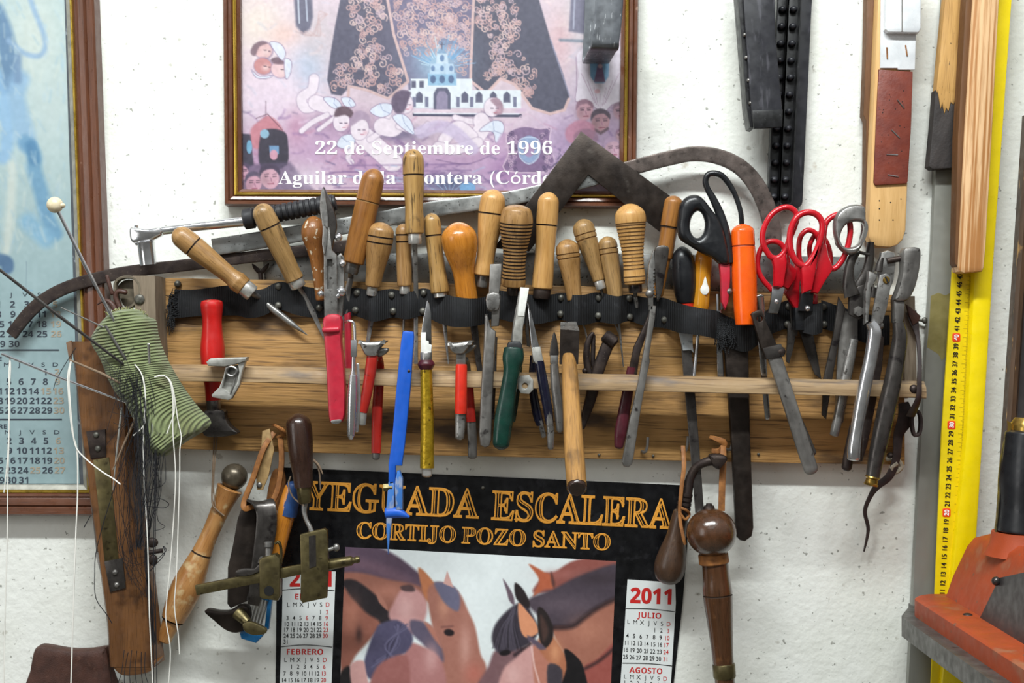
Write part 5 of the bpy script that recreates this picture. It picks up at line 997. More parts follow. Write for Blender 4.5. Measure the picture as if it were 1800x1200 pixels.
t = Thing('shears', 'heavy steel tailor shears with flared ring, right of the red scissors', 'scissors', 100, (1495, 560))
t.part('ring', MB().plate(sp(q4([(568, 290), (575, 220), (610, 165), (670, 130), (740, 122), (788, 145), (793, 220), (796, 300), (772, 400), (725, 465), (670, 472), (615, 435), (582, 370)]), 5), 96, 26, 5, holes=[sp(q4([(612, 380), (625, 310), (660, 262), (720, 242), (770, 252), (780, 300), (755, 375), (710, 415), (650, 420)]), 4)], rnd=True), M['steel'], label='flared steel finger ring')
t.part('handle', MB().sweep(z([(735, 450), (700, 520), (685, 600), (690, 690), (710, 760)], 102), [8, 8, 9, 12, 14], [8, 8, 8, 7, 6], n=14, sm=5), M['gun'])
t.part('handle', MB().sweep(z([(850, 380), (845, 460), (835, 540), (810, 620), (770, 700)], 92), [6, 8, 9, 10, 12], [9, 9, 8, 7, 6], n=14, sm=5), M['gun'])
t.part('spacer', MB().sweep(z([(755, 450), (830, 470)], 100), 3, n=10), M['gun'])
t.part('joint', MB().plate(q4([(690, 745), (755, 690), (820, 675), (835, 800), (825, 890), (760, 925), (690, 890)]), 92, 10, 2), M['gun'])
t.part('bolt', MB().sweep([(1507, 547, 100), (1507, 547, 110)], 9, n=6, nax=(1, 0, 0)), M['dull'])
t.part('blade', MB().plate([(1493, 545), (1516, 555), (1516, 600), (1506, 660), (1490, 745), (1476, 740), (1478, 660), (1482, 590)], 64, 6, 2), M['dull']); t.part('blade', MB().plate([(1480, 520), (1492, 540), (1480, 600), (1470, 660), (1458, 738), (1450, 730), (1452, 670), (1470, 590)], 72, 6, 2), M['gun'])

# ---------------------------------------------------------------- punch pliers at the right end
def g9(pts): return [(1400+x/2.729, 420+y/2.729) for x, y in pts]
def z9(pts, d): return [(x, y, d) for x, y in g9(pts)]
t = Thing('punch_pliers', 'shiny chrome punch pliers hanging at the right end of the rail', 'pliers', 134, (1503, 805))
t.part('head', MB().plate(g9([(420, 60), (450, 50), (485, 60), (492, 110), (480, 200), (458, 250), (420, 260), (408, 160)]), 106, 12, 3), M['steel'])
t.part('frame_plate', MB().plate(g9([(398, 172), (430, 165), (452, 185), (450, 230), (432, 330), (412, 398), (398, 412), (358, 395), (370, 320)]), 132, 6, 1.5), M['steel'])
t.part('screw', MB().lathe((*g9([(428, 197)])[0], 136), (*g9([(428, 197)])[0], 141), [(0, 6.5), (.8, 6), (1, 5)], sm=0), M['brass2'], label='brass slotted screw')
t.part('screw_slot', MB().box(1555.4, 486, 1558.3, 499, 139, 2.5, 0, rot=-25), M['slot'])
t.part('punch_tube', MB().sweep(z9([(412, 88), (402, 120), (396, 155)], 130), [4, 6, 7], n=12), M['gun']); t.part('punch_tube', MB().sweep(z9([(380, 230), (372, 280)], 124), 5, n=12), M['gun'])
mb = MB(); mb.plate(g9([(350, 150), (395, 165), (392, 190), (366, 230), (358, 330), (352, 400), (332, 410), (335, 250), (348, 190)]), 116, 12, 4); t.part('jaw', mb, M['steel'])
t.part('pivot', MB().ball((*g9([(405, 415)])[0], 128), 7, rd=7), M['dull'])
t.part('handle', MB().sweep(z9([(352, 400), (372, 440), (366, 500), (350, 590), (330, 680), (308, 790), (285, 920), (274, 1000), (272, 1052)], 138), [9, 12, 12, 11.5, 12, 12, 11, 12, 11.5], [8, 10, 10, 10, 11, 11, 10, 11, 10], n=20, sm=5, dome=(0, 4)), M['chrome'], label='chrome front handle')
t.part('handle', MB().sweep(z9([(320, 480), (290, 620), (255, 800), (222, 950)], 72), [8, 10, 9.5, 8], [7, 8, 8, 7], n=16, sm=4, dome=(0, 3)), M['steel'])
t.part('handle_liner', MB().sweep(z9([(290, 900), (262, 1040), (252, 1100)], 118), [9, 9.5, 9], 8, n=14, dome=(0, 6)), M['iron'])
t = Thing('hole_punch', 'largest dark steel punch pliers with thick tubular handle and brass end', 'pliers', 128, (1538, 850))
t.part('head', MB().plate(sp(g9([(505, 55), (535, 42), (575, 42), (590, 60), (586, 130), (566, 225), (535, 285), (500, 300), (462, 292), (480, 240), (500, 160)]), 3), 116, 24, 6), M['dull'])
t.part('peg', MB().sweep(z9([(440, 104), (505, 92)], 120), 5.5, n=12), M['iron'])
t.part('neck', MB().plate(g9([(462, 290), (520, 300), (515, 380), (500, 420), (466, 400)]), 114, 20, 5), M['dull'])
t.part('handle', MB().sweep(z9([(488, 400), (496, 470), (484, 560), (462, 680), (436, 800), (408, 930), (384, 1040), (366, 1140)], 128), [10, 13, 14, 15, 16, 15.5, 14, 12], [9, 12, 13, 14, 14, 13, 12, 10], n=20, sm=5), M['gun'], label='thick tubular handle')
t.part('end_cap', MB().lathe((*g9([(366, 1138)])[0], 128), (*g9([(356, 1182)])[0], 128), [(0, 12), (.15, 13), (.3, 10.5), (.7, 11), (.8, 13), (1, 12)], sm=0), M['brass2'], label='brass end')
t.part('handle', MB().plate(g9([(410, 440), (462, 470), (452, 620), (420, 800), (380, 1000), (352, 1080), (352, 900), (384, 700)]), 64, 14, 4), M['iron'])
t = Thing('leather_strap', 'dark leather strap with long thin tail at right end of the rack', 'strap', 70, (1600, 720))
t.part('loop_piece', MB().plate([(1584, 535), (1592, 540), (1610, 556), (1606, 566), (1596, 572), (1590, 556)], 94, 5, 1.5), M['leather'])
t.part('strap', MB().sweep([(1595, 548, 92), (1599, 565, 94), (1604, 590, 98), (1604, 625, 110), (1600, 668, 122), (1599, 700, 118), (1596, 730, 84)], [9, 8, 4, 3.5, 4, 5, 8], 2.2, n=10, e=5, sm=5), M['strapleather'])
t.part('strap', MB().sweep([(1592, 708, 56), (1596, 735, 56), (1584, 765, 54), (1581, 805, 52), (1570, 838, 48), (1550, 858, 40), (1540, 878, 30), (1533, 905, 22), (1540, 938, 18), (1534, 978, 12)], [9, 14, 9, 7, 7, 6, 4, 3.5, 3, 1.2], 2.2, n=10, e=5, sm=6), M['strapleather'])
t.part('buckle_loop', MB().sweep([(1603, 730, 70), (1612, 722, 70), (1618, 736, 70), (1616, 760, 70), (1607, 764, 70), (1603, 748, 70)], 3, 7, n=10, e=4, sm=5, closed=True), M['strapleather'])
solo('wall_screw', 'bare screw sticking out of the wall just left of the grey steel bar', 'screw', 16, MB().sweep([(1603, 560, 0), (1617, 562, 8), (1624, 563, 12)], 2.6, n=10).ball((1626, 563, 14), 5, 6, rd=4), M['stud'])
# ---------------------------------------------------------------- left end: pin cushion, needles, threads, wooden block
t = Thing('plough_plane', 'long tilted wooden tool body with screwed metal plates and brass inlay, under the pin cushion', 'hand tool', 92, (235, 1185))
def hx(tl, tr, br, bl, df, th, off): return [(p[0]-o[0], p[1]+o[1], df-th) for p, o in zip((tl, tr, br, bl), off)]+[(*p, df) for p in (tl, tr, br, bl)]
F_ = [(128, 600), (245, 598), (268, 1165), (197, 1170)]
mb = MB(); v = []; g = []; f = []; N = 30
for i in range(N+1):
    q = i/N; y0 = 600+572*q; xl = np.interp(q, [0, .25, .6, .85, 1], [128, 141, 168, 188, 194]); xr = np.interp(q, [0, .2, .45, .75, 1], [212, 222, 226, 256, 272]); o = np.interp(q, [0, .5, 1], [20, 8, 6]); yb = y0+(8 if 0 < i < N else 0)
    th = 52
    for x, d in ((xl-o, 92-th), (xl-o*.05-1.5, 88), (xl+1.5, 92), (xr-4, 92), (xr, 87), (xr+4, 92-th)): v.append((x, y0, d)); g.append((x, d, y0))
for i in range(N):
    for k in range(6): f.append((i*6+k, i*6+(k+1) % 6, i*6+6+(k+1) % 6, i*6+6+k))
f += [tuple(range(6)), tuple(range(N*6, N*6+6))]
mats = [0 if k not in (0,) else 1 for i in range(N) for k in range(6)]+[1, 0]
mb.add(v, f, g, mats)
mb.plate(sp([(196, 1160), (270, 1160), (270, 1174), (258, 1184), (222, 1189), (204, 1182)], 3), 42, 49, 6)
t.part('body', mb, [M['blockwood'], M['blockside']])
pq = MB().plate([(152, 758), (186, 754), (187, 802), (160, 806)], 90, 5, 1); pp = t.part('metal_plate', pq, M['iron'], label='upper dark plate with two screws')
for x, y in ((170, 764), (173, 788)): t.part('screw', MB().ball((x, y, 95), 5.5, rd=4), M['stud'], pp)
pp = t.part('metal_plate', MB().plate([(184, 986), (216, 980), (222, 1033), (194, 1040)], 90, 5, 1), M['gun'], label='lower dark plate with two screws')
for x, y in ((203, 1005), (206, 1027)): t.part('screw', MB().ball((x, y, 95), 5, rd=4), M['dull'], pp)
t.part('side_strap', MB().plate([(166, 972), (172, 970), (186, 986), (192, 1040), (186, 1040)], 84, 7, 1), M['dull'])
t.part('side_inlay', MB().plate([(150, 812), (163, 808), (182, 986), (170, 988)], 80, 9, 1), M['dull'], label='grey steel edge strip')
t.part('inlay', MB().plate([(164, 808), (192, 803), (209, 984), (184, 986)], 90, 3.5, 1), M['brass'], label='tarnished brass inlay strip')
mb = MB(); mb.ball((264, 955, 80), 11, 9, rd=5); mb.ball((266, 986, 80), 8, 10, rd=5); mb.sweep([(258, 973, 80), (283, 969, 80)], 4, n=10); t.part('wing_screw', mb, M['iron'])
t.part('corner_chip', MB().plate([(113, 602), (122, 598), (126, 612), (120, 640)], 80, 4, 1), M['blockside'])

t = Thing('cord_hanger', 'grey leather ring and twisted ends that hold up the pin cushion', 'hanger', 86, (215, 540))
t.part('ring', MB().sweep([(203, 505, 84), (208, 492, 84), (222, 487, 84), (238, 490, 84), (247, 506, 84), (240, 530, 84), (225, 542, 84), (210, 538, 84)], 3, 8, n=12, sm=5, closed=True, e=4), M['bulb'])
t.part('ring_back', MB().plate(sp([(204, 508), (212, 494), (228, 491), (241, 500), (244, 518), (234, 536), (216, 538)], 4), 74, 3, 1), M['bulb'])
mb = MB(); mb.sweep([(190, 486, 92), (194, 500, 92), (199, 516, 92)], 3.5, n=10, dome=(3, 3)); mb.sweep([(222, 514, 92), (210, 512, 92), (205, 522, 92), (212, 540, 92)], 4.5, n=10, sm=4, dome=(4, 0)); mb.sweep([(172, 536, 92), (186, 528, 92), (198, 534, 92), (206, 548, 92)], [1, 3, 5, 6], n=10, sm=4); t.part('twisted_end', mb, M['leather'])

t = Thing('pin_cushion', 'green corduroy pin cushion bristling with needles, hanging at the left end of the rack', 'pin cushion', 120, (265, 760))
out = [(196, 553), (205, 548), (225, 543), (248, 545), (260, 556), (275, 563), (279, 585), (287, 612), (300, 640), (316, 668), (334, 695), (352, 718), (371, 738), (366, 752), (345, 766), (325, 778), (302, 797), (285, 802), (266, 792), (252, 768), (238, 738), (222, 708), (205, 690), (190, 662), (178, 632), (161, 603), (166, 585), (182, 565)]
P_ = np.array(out, float); hb = MB(); bnd = cat(out, 3, True); v = []; g = []; f = []; n = len(bnd); NR = 12
spine = cat([(225, 552), (232, 600), (248, 660), (272, 720), (300, 775)], 8)
for sgn in (1, -1):
    o = len(v)
    for i in range(NR+1):
        q = i/NR
        for p in bnd:
            c = spine[np.argmin(((spine-p)**2).sum(1))]; w = c+(p-c)*q; z_ = 46*(max(0, 1-q**2.4))**.5
            z_ += 3*math.sin(w[0]*.16+w[1]*.05)*(1-q)+1.6*math.sin(w[1]*.21-w[0]*.3)*(1-q)
            v.append((w[0], w[1], 122+sgn*z_*(1 if sgn > 0 else .6))); a = .15+.5*np.clip((w[1]-640)/120, 0, 1); g.append((w[0], z_, w[1]*math.cos(a)+w[0]*math.sin(a)))
    for i in range(NR):
        for k in range(n): f.append((o+i*n+k, o+i*n+(k+1) % n, o+(i+1)*n+(k+1) % n, o+(i+1)*n+k))
hb.add(v, f, g); t.part('bag', hb, M['cord'])
mb = MB()
for i in range(70):
    x = rn.uniform(192, 262); y = 556-8*math.sin((x-192)/22); mb.sweep([(x, y, 126+rn.uniform(-6, 8)), (x+rn.uniform(-5, 5), y-rn.uniform(2, 9), 130+rn.uniform(-6, 8))], .7, n=4)
for i in range(60):
    q = rn.random(); x = 222+q*26+rn.uniform(-5, 5); y = 556+q*80; mb.sweep([(x, y, 160), (x+rn.uniform(-5, 5), y+rn.uniform(-4, 4), 164), (x+rn.uniform(-7, 7), y+rn.uniform(-6, 6), 160)], .6, n=4, sm=2)
t.part('frayed_fibres', mb, mk('pale_green_lint', '#a9aa78', rough=.9, rv=0), label='frayed lint along top and fold')
nd = lambda lab, pts, r, m='steel', ch=None: solo('needle', lab, 'needle', 150, MB().sweep(pts, r, n=8), M[m], 'needles stuck in the pin cushion')
t = Thing('hat_pin', 'long steel pin with round pearl head standing out of the pin cushion', 'pin', 160, (205, 570), 'needles stuck in the pin cushion')
t.part('shaft', MB().sweep([(118, 376, 206), (160, 472, 186), (207, 576, 158)], [3, 3, 2.6], n=10), M['chrome']); mb = MB(); mb.ball((113, 365, 208), 14); mb.ball((124, 366, 208), 7, 5); t.part('head', mb, M['pearl'], label='pearl bead head')
nd('thick dark needle running from the left photo edge into the pin cushion', [(-8, 452, 215), (120, 558, 190), (262, 672, 156)], [2.6, 2.9, 2.2], 'gun')
nd('short thin pale needle slanting above the thick dark needle', [(117, 541, 180), (190, 578, 156)], [1.1, 1.6])
nd('long steel needle with white thread in its eye, pointing left over the blue calendar', [(24, 621, 206), (120, 664, 182), (233, 711, 152)], [2.2, 2.2, 1.2], 'chrome')
nd('lint-covered grey needle just above the wooden block', [(133, 632, 182), (185, 656, 168), (240, 688, 152)], [1.8, 2.4, 1.6], 'twine')
nd('short steel needle standing upright on the right half of the pin cushion', [(268, 604, 176), (265, 640, 158)], [2.6, 2.4], 'chrome')
nd('pale needle hanging nearly upright in front of the block, left of two', [(214, 716, 150), (205, 790, 148), (196, 862, 142)], [1.8, 1.7, .8], 'alu')
nd('pale needle leaning in the black thread, right of two before the block', [(247, 720, 156), (222, 772, 152), (197, 826, 146)], [2.2, 2, 1], 'twine')
nd('dark needle crossing the fold in the middle of the pin cushion', [(192, 572, 172), (218, 618, 168), (240, 656, 158)], [2.4, 2.4, 1.8], 'dull')
th = lambda lab, strands, r=.95, m='wthread': solo('thread', lab, 'thread', 150, (lambda mb: [mb.sweep(p, r, n=5, sm=5) for p in strands] and mb)(MB()), M[m], 'white threads hanging from the needles')
def T3(p, d): return [(x, y, d+2*math.sin(i)) for i, (x, y) in enumerate(p)]
th('white thread hanging down over the blue calendar, leftmost one', [T3([(35, 626), (38, 645), (35, 700), (35, 760), (32, 850), (31, 940), (28, 1060), (26, 1215)], 200), T3([(36, 628), (35, 660), (36, 720), (32, 800), (25, 860)], 199)], 1.1)
th('double white thread hanging in front of the tilted wooden block', [T3([(136, 634), (131, 660), (133, 700), (138, 755), (146, 790), (147, 860), (144, 940), (140, 1080), (136, 1215)], 184), T3([(137, 634), (134, 665), (136, 705), (140, 755), (146, 785), (165, 806), (190, 825), (210, 837), (223, 847)], 186)], 1.3)
th('white thread falling from the middle of the pin cushion past the black tangle', [T3([(242, 640), (254, 656), (260, 685), (261, 725), (257, 747), (239, 764)], 168), T3([(246, 644), (257, 664), (261, 700), (258, 740), (256, 780), (258, 850), (263, 930), (266, 1000), (268, 1080), (274, 1210)], 167)], 1.1)
th('looped white thread falling from the right half of the pin cushion', [T3([(277, 662), (290, 659), (304, 667), (311, 690), (317, 735), (323, 765), (321, 790), (321, 840), (316, 1000), (312, 1060), (318, 1110), (320, 1145)], 170), T3([(278, 662), (296, 660), (308, 680), (312, 720), (304, 745), (298, 761)], 171), T3([(279, 662), (300, 663), (309, 700), (309, 760), (313, 840), (306, 960), (298, 1050), (297, 1085), (305, 1140), (300, 1210)], 169)], 1.0)
mb = MB(); rk = random.Random(11)
def wig(pts, d, a=3, r=.75): mb.sweep([(x+rk.uniform(-a, a), y+rk.uniform(-a, a), d+rk.uniform(-5, 5)) for x, y in pts], r, n=4, sm=4)
for i in range(26):   # the dense vertical skein
    x0 = 250+rk.gauss(0, 7); wig([(x0, 660+rk.uniform(-10, 20)), (x0+6+rk.uniform(-8, 8), 720), (x0+6+rk.uniform(-9, 9), 790), (x0+2+rk.uniform(-10, 12), 850), (252+rk.gauss(0, 6), 920), (248+rk.gauss(0, 6), 960)], 166, 3, .55)
for i in range(22): wig([(rk.uniform(180, 245), rk.uniform(610, 700)), (rk.uniform(200, 250), rk.uniform(640, 720)), (rk.uniform(215, 262), rk.uniform(660, 760)), (rk.uniform(190, 250), rk.uniform(680, 800))], 168, 5, .45)
for i in range(20): wig([(250, 700), (rk.uniform(190, 240), rk.uniform(770, 800)), (rk.uniform(190, 235), rk.uniform(840, 900)), (rk.uniform(195, 245), rk.uniform(940, 1020)), (rk.uniform(215, 262), rk.uniform(980, 1060))], 116, 6, .4)
for i in range(12): wig([(262, 740), (275+rk.uniform(-8, 8), 800), (270+rk.uniform(-6, 18), 860), (262, 930), (258, 1000), (266+rk.uniform(-4, 4), 1060), (270, 1130)], 152, 4, .55)
wig([(285, 700), (292, 830), (290, 850), (280, 856), (262, 860), (250, 856)], 158, 2, .7); wig([(250, 858), (240, 868), (255, 880), (285, 876), (297, 884), (288, 894), (262, 886)], 158, 2, .8); wig([(288, 800), (278, 905), (290, 925), (272, 930)], 156, 2, .7)
wig([(258, 1000), (290, 972), (294, 965), (288, 960), (291, 975), (262, 1010), (258, 1050)], 156, 1.5, .9); wig([(276, 700), (275, 850), (275, 1000), (275, 1210)], 160, 1, .8); wig([(276, 720), (277, 870), (276, 1010), (277, 1210)], 160, 1, .8)
wig([(246, 730), (200, 860), (170, 960), (165, 1010), (170, 1050), (188, 1080), (198, 1095)], 150, 1, .8); wig([(140, 610), (122, 640), (108, 668), (104, 682)], 176, 1, .7); wig([(160, 905), (152, 918), (147, 928)], 150, 1, .9)
for i in range(6): wig([(210+i*8, 1150), (206+i*9, 1185), (200+i*12, 1215)], 130, 3, .7)
solo('thread_tangle', 'tangled black sewing thread hanging from the pin cushion over the wooden block', 'thread', 150, mb, M['bthread'])
t = Thing('leather_flap', 'curved brown leather piece at the bottom left corner', 'leather piece', 60, (120, 1200))
t.part('flap', MB().plate(sp([(42, 1230), (52, 1180), (58, 1148), (66, 1136), (80, 1134), (120, 1141), (160, 1141), (184, 1137), (190, 1144), (196, 1180), (204, 1230), (120, 1236)], 3), 44, 22, 9), M['leather'])
t.part('edge_fold', MB().plate(sp([(184, 1140), (189, 1140), (193, 1165), (200, 1230), (176, 1230), (182, 1180)], 3), 60, 8, 3), M['leather'])

# ---------------------------------------------------------------- red-handled tool, clamp and the tools hanging below the left half
t = Thing('edge_shaver', 'red-handled tool with flared steel foot, standing behind the left end of the rail', 'hand tool', 72, (375, 765))
t.part('handle', MB().lathe((371, 526, 66), (372, 704, 60), [(0, 17), (.05, 19.5), (.1, 19), (.2, 17), (.32, 18), (.5, 21.5), (.7, 19), (.85, 15), (1, 13)], 4, (), sm=1), M['redpaint'], label='worn red painted handle')
t.part('ferrule', MB().lathe((372, 702, 60), (373, 722, 60), [(0, 12.5), (.1, 13), (.9, 12.5), (1, 12)], sm=0), M['dull'])
t.part('blade', MB().plate(sp([(360, 720), (392, 720), (396, 733), (404, 748), (418, 760), (408, 765), (385, 768), (358, 766), (352, 740)], 3), 50, 22, 5), M['gun'], label='flared steel foot')
t = Thing('spring_clamp', 'small grey cast aluminium spring clamp clipped on the rail beside the red handle', 'clamp', 122, (400, 690))
t.part('top_jaw', MB().plate([(364, 636), (372, 629), (436, 627), (434, 634), (416, 640), (396, 644), (368, 643)], 110, 22, 3), M['alu'])
t.part('frame', MB().plate([(418, 634), (434, 630), (426, 655), (422, 676), (408, 700), (402, 703), (374, 698), (372, 694), (386, 680), (393, 662), (397, 645), (402, 642), (396, 664), (391, 682), (405, 690), (417, 672), (421, 654)], 114, 12, 2), M['alu'])
t.part('back_plate', MB().plate([(398, 644), (426, 640), (422, 674), (404, 700), (380, 696), (392, 676)], 113, 3, 1), M['alu'])
mb = MB(); mb.sweep([(408+9*math.cos(a), 652+8*math.sin(a), 118+a*.8) for a in np.linspace(0, 18, 60)], 1.6, n=6); mb.sweep([(416, 655, 124), (412, 675, 126), (406, 692, 126)], 1.8, n=6); t.part('spring', mb, M['steel'])

t = Thing('polishing_bat', 'flaking varnished turned wooden stick with dull metal ball top, hanging tilted on twine', 'hand tool', 48, (300, 1130))
A = (410, 838, 44); B = (286, 1128, 44)
t.part('ball', MB().ball((411, 838, 44), 23.5), mk('dull_grey_brown_metal', '#6e6556', '#544c40', rough=.32, metal=.6, sc=.05), label='dull metal ball')
t.part('stick', MB().lathe((404, 856, 44), B, [(0, 24), (.06, 20), (.15, 16.5), (.3, 15), (.42, 17.5), (.55, 24), (.66, 27.5), (.78, 24), (.86, 20), (.865, 17), (.95, 14), (1, 13)], 3, (.43, .86), bot=3), [M['bat'], BURNT])
t.part('hanging_twine', MB().sweep([(374, 768, 36), (375, 830, 52), (376, 880, 62), (384, 893, 64), (396, 905, 58)], 1.6, n=6, sm=4).sweep([(379, 768, 36), (377, 850, 56), (382, 888, 62)], 1.2, n=6, sm=4), M['twine'])

t = Thing('draw_gauge', 'black bent steel strap tool hanging on a brown leather loop, left of the blue-topped handle', 'hand tool', 70, (430, 1105))
t.part('side', MB().plate([(436, 888), (444, 886), (448, 905), (446, 1000), (430, 1060), (402, 1072), (396, 1064), (397, 1000), (406, 960), (414, 915), (420, 898)], 40, 16, 3), M['iron2'])
t.part('strap', MB().sweep([(442, 960, 44), (438, 900, 48), (446, 886, 60), (462, 884, 72), (470, 896, 80), (470, 930, 82), (458, 1000, 78), (446, 1062, 72)], [8, 10, 20, 19, 18, 18, 15, 10], 3, n=14, e=7, sm=5, nax=(1, 0, 0)), M['gun'], label='bent dark steel strap')
t.part('jaw', MB().plate(sp([(360, 1076), (366, 1071), (385, 1074), (405, 1073), (420, 1064), (436, 1066), (440, 1084), (432, 1104), (415, 1112), (395, 1106), (376, 1090)], 3), 54, 20, 4), M['iron2'])
mb = MB(); mb.sweep([(420, 1075, 78), (440, 1090, 90)], [12, 8], n=14); mb.sweep([(436, 1085, 88), (448, 1096, 96)], 4, n=10); mb.plate(sp([(432, 1090), (446, 1086), (466, 1094), (474, 1100), (470, 1108), (452, 1110), (436, 1104)], 3), 92, 8, 3); t.part('thumb_screw', mb, M['brass'])
t.part('leather_loop', MB().sweep([(478, 762, 50), (462, 790, 66), (445, 840, 70), (430, 880, 72), (432, 893, 76), (446, 890, 66), (470, 890, 60), (486, 860, 56), (492, 810, 52), (488, 765, 48)], 5, 3, n=12, e=4, sm=5), M['thong'], label='brown leather loop')
t.part('tag', MB().plate([(459, 758), (472, 754), (480, 790), (470, 838), (460, 862), (450, 862), (448, 840), (456, 800)], 56, 4, 1), mk('pale_rawhide', '#a88a5c', '#8c7048', rough=.7)); t.part('rivet', MB().ball((454, 853, 61), 5, rd=3), M['steel'])
t.part('leather_flap', MB().plate(sp([(474, 830), (490, 828), (496, 850), (488, 890), (474, 905), (462, 890), (466, 856)], 3), 30, 5, 1.5), M['thong'])
mb = MB()
for i in range(3): mb.sweep([(478+i*4, 748+i*2, 50), (488+i*4, 752+i*2, 62), (494+i*2, 764, 54), (484, 770, 48)], 3, n=8, sm=4)
t.part('knot', mb, M['thong'])

t = Thing('scraper', 'wooden handled tool with dark blue top and bright blue plastic comb end, hanging tilted', 'hand tool', 60, (440, 1125))
t.part('handle', MB().lathe((514, 850, 56), (478, 1010, 56), [(0, 10), (.1, 14), (.35, 16), (.6, 14), (1, 12)], 6), W['orange'])
t.part('painted_top', MB().lathe((517, 846, 56), (504, 906, 56), [(0, 9), (.15, 13), (.6, 16), (1, 16.8)], 6), M['bluewood'], label='dark blue painted top')
t.part('holder', MB().plate([(452, 1022), (478, 1030), (472, 1056), (449, 1050)], 48, 16, 3), M['blueplastic']); t.part('holder', MB().plate([(432, 1094), (466, 1104), (462, 1118), (450, 1130), (424, 1122), (421, 1112)], 48, 16, 4), M['blueplastic'])
mb = MB()
for i in range(5): mb.sweep([(448+i*5.5, 1048+i*1.5, 56), (434+i*5.5, 1100+i*1.5, 56)], 1.8, n=6)
t.part('tooth', mb, M['alu']); t.part('side_bar', MB().sweep([(476, 1040, 54), (468, 1106, 54)], 4, 6, n=10, e=5), M['blueplastic'])

t = Thing('plough_gauge', 'brass saddler plough gauge with dark rosewood handle, hanging over the left of the calendar', 'hand tool', 112, (520, 1000))
t.part('handle', MB().lathe((520, 727, 92), (532, 858, 98), [(0, 17), (.08, 21), (.25, 23), (.55, 21.5), (.8, 18), (1, 16.5)], 20, (), bot=0), W['dark'], label='dark rosewood handle')
t.part('ferrule', MB().lathe((532, 855, 98), (534, 886, 100), [(0, 13), (.1, 13.5), (.9, 11.5), (1, 9)], sm=0), M['brass'])
t.part('gooseneck', MB().sweep([(534, 884, 100), (533, 900, 101), (537, 915, 103), (545, 930, 106), (549, 945, 110), (550, 975, 112)], [6, 4.5, 4, 4.5, 5.5, 6], [5, 4, 4, 4, 3, 3], n=12, sm=5), M['steel'])
t.part('bar', MB().sweep([(345, 1037, 110), (420, 1022, 110), (580, 990, 110)], 9, 6, n=14, e=8), M['brass'], label='tarnished brass bar')
t.part('bar_end', MB().lathe((574, 993, 110), (632, 983, 110), [(0, 9), (.05, 10), (.75, 8.5), (.8, 6), (.85, 5), (.9, 6.5), (1, 5)], sm=0), M['brass'])
fp = t.part('fence_plate', MB().plate([(529, 938), (534, 936), (572, 927), (577, 931), (579, 990), (576, 1048), (534, 1057), (530, 1052), (531, 1000)], 114, 12, 2), M['brass'])
t.part('slot', MB().plate([(545, 940), (557, 938), (558, 992), (546, 996)], 124, 3, 0), M['gun'], fp)
sb = t.part('slider', MB().plate([(457, 983), (462, 978), (486, 972), (494, 980), (494, 1046), (490, 1054), (462, 1050), (458, 1046)], 104, 20, 3), M['brass'])
t.part('screw_hole', MB().lathe((475, 1036, 122), (475, 1036, 125), [(0, 9), (1, 8.5)], sm=0), M['slot'], sb)
mb = MB(); mb.sweep([(472, 985, 114), (472, 962, 114)], 5.5, n=12); mb.sweep([(472, 960, 114), (472, 952, 114)], 7.5, n=12); mb.sweep([(470, 988, 114), (470, 978, 114)], [17, 13], 9, n=14); t.part('screw', mb, M['steel'], sb)
t.part('thumb_plate', MB().plate(sp([(416, 1002), (430, 998), (448, 998), (457, 990), (460, 1000), (440, 1010), (420, 1010)], 3), 112, 8, 2), M['gun'])
t.part('clip', MB().sweep([(484, 955, 112), (490, 952, 112), (494, 965, 112), (494, 990, 112)], 2.5, 5, n=10, sm=4), M['brass'])
mb = MB(); mb.sweep([(578, 965, 118), (588, 962, 118)], 3.5, n=10); mb.ball((592, 961, 118), 6, 7); t.part('set_screw', mb, M['steel'])
t = Thing('leather_lace', 'thin frayed leather lace ends beside the dark rosewood handle', 'lace', 80, (560, 850))
mb = MB(); mb.sweep([(546, 803, 84), (556, 812, 86), (562, 830, 84), (563, 860, 80)], [2.5, 2, 1.6, 1], n=8, sm=4); mb.sweep([(548, 806, 86), (560, 815, 88), (568, 832, 86)], [2.5, 2.2, 1.2], n=8, sm=4); mb.sweep([(512, 836, 84), (508, 850, 86), (514, 870, 84), (524, 880, 86), (538, 884, 110)], 1.4, n=6, sm=4); t.part('lace', mb, M['twine'])

# ---------------------------------------------------------------- tools hanging below the right half
t = Thing('pear_awl', 'dark pear-shaped wooden handle with curved iron neck, hanging on a thong from the hook', 'hand tool', 80, (1176, 1030))
t.part('handle', MB().lathe((1201, 898, 54), (1175, 1031, 50), [(0, 12), (.12, 14.5), (.35, 17), (.6, 25), (.78, 28), (.92, 23), (1, 12)], 4, (), bot=6, n=32), M['pear'])
mb = MB(); mb.sweep([(1203, 904, 70), (1208, 872, 70), (1214, 842, 72), (1224, 822, 76), (1240, 812, 82), (1256, 808, 86)], [10, 10, 8, 7.5, 8, 9], n=14, sm=5)
for q in (868, 876, 884, 892): mb.sweep([(1207-(q-868)*.15, q, 70), (1206-(q-868)*.15, q+5, 70)], 12.5, n=16)
t.part('neck', mb, M['iron'], label='curved ringed iron neck')
t.part('head', MB().plate(sp([(1245, 800), (1255, 797), (1272, 799), (1277, 806), (1270, 816), (1262, 824), (1254, 820), (1248, 812)], 3), 78, 18, 6), M['iron'])
t.part('thong', MB().sweep([(1204, 786, 52), (1203, 820, 74), (1197, 860, 84), (1194, 905, 86), (1199, 940, 92), (1203, 955, 92)], [4, 4, 3.5, 3, 3, 2.5], 2, n=8, sm=5, e=4).sweep([(1196, 892, 86), (1206, 896, 86), (1212, 904, 78), (1204, 912, 86), (1194, 900, 86)], 2.6, n=8, sm=4), M['thong'])
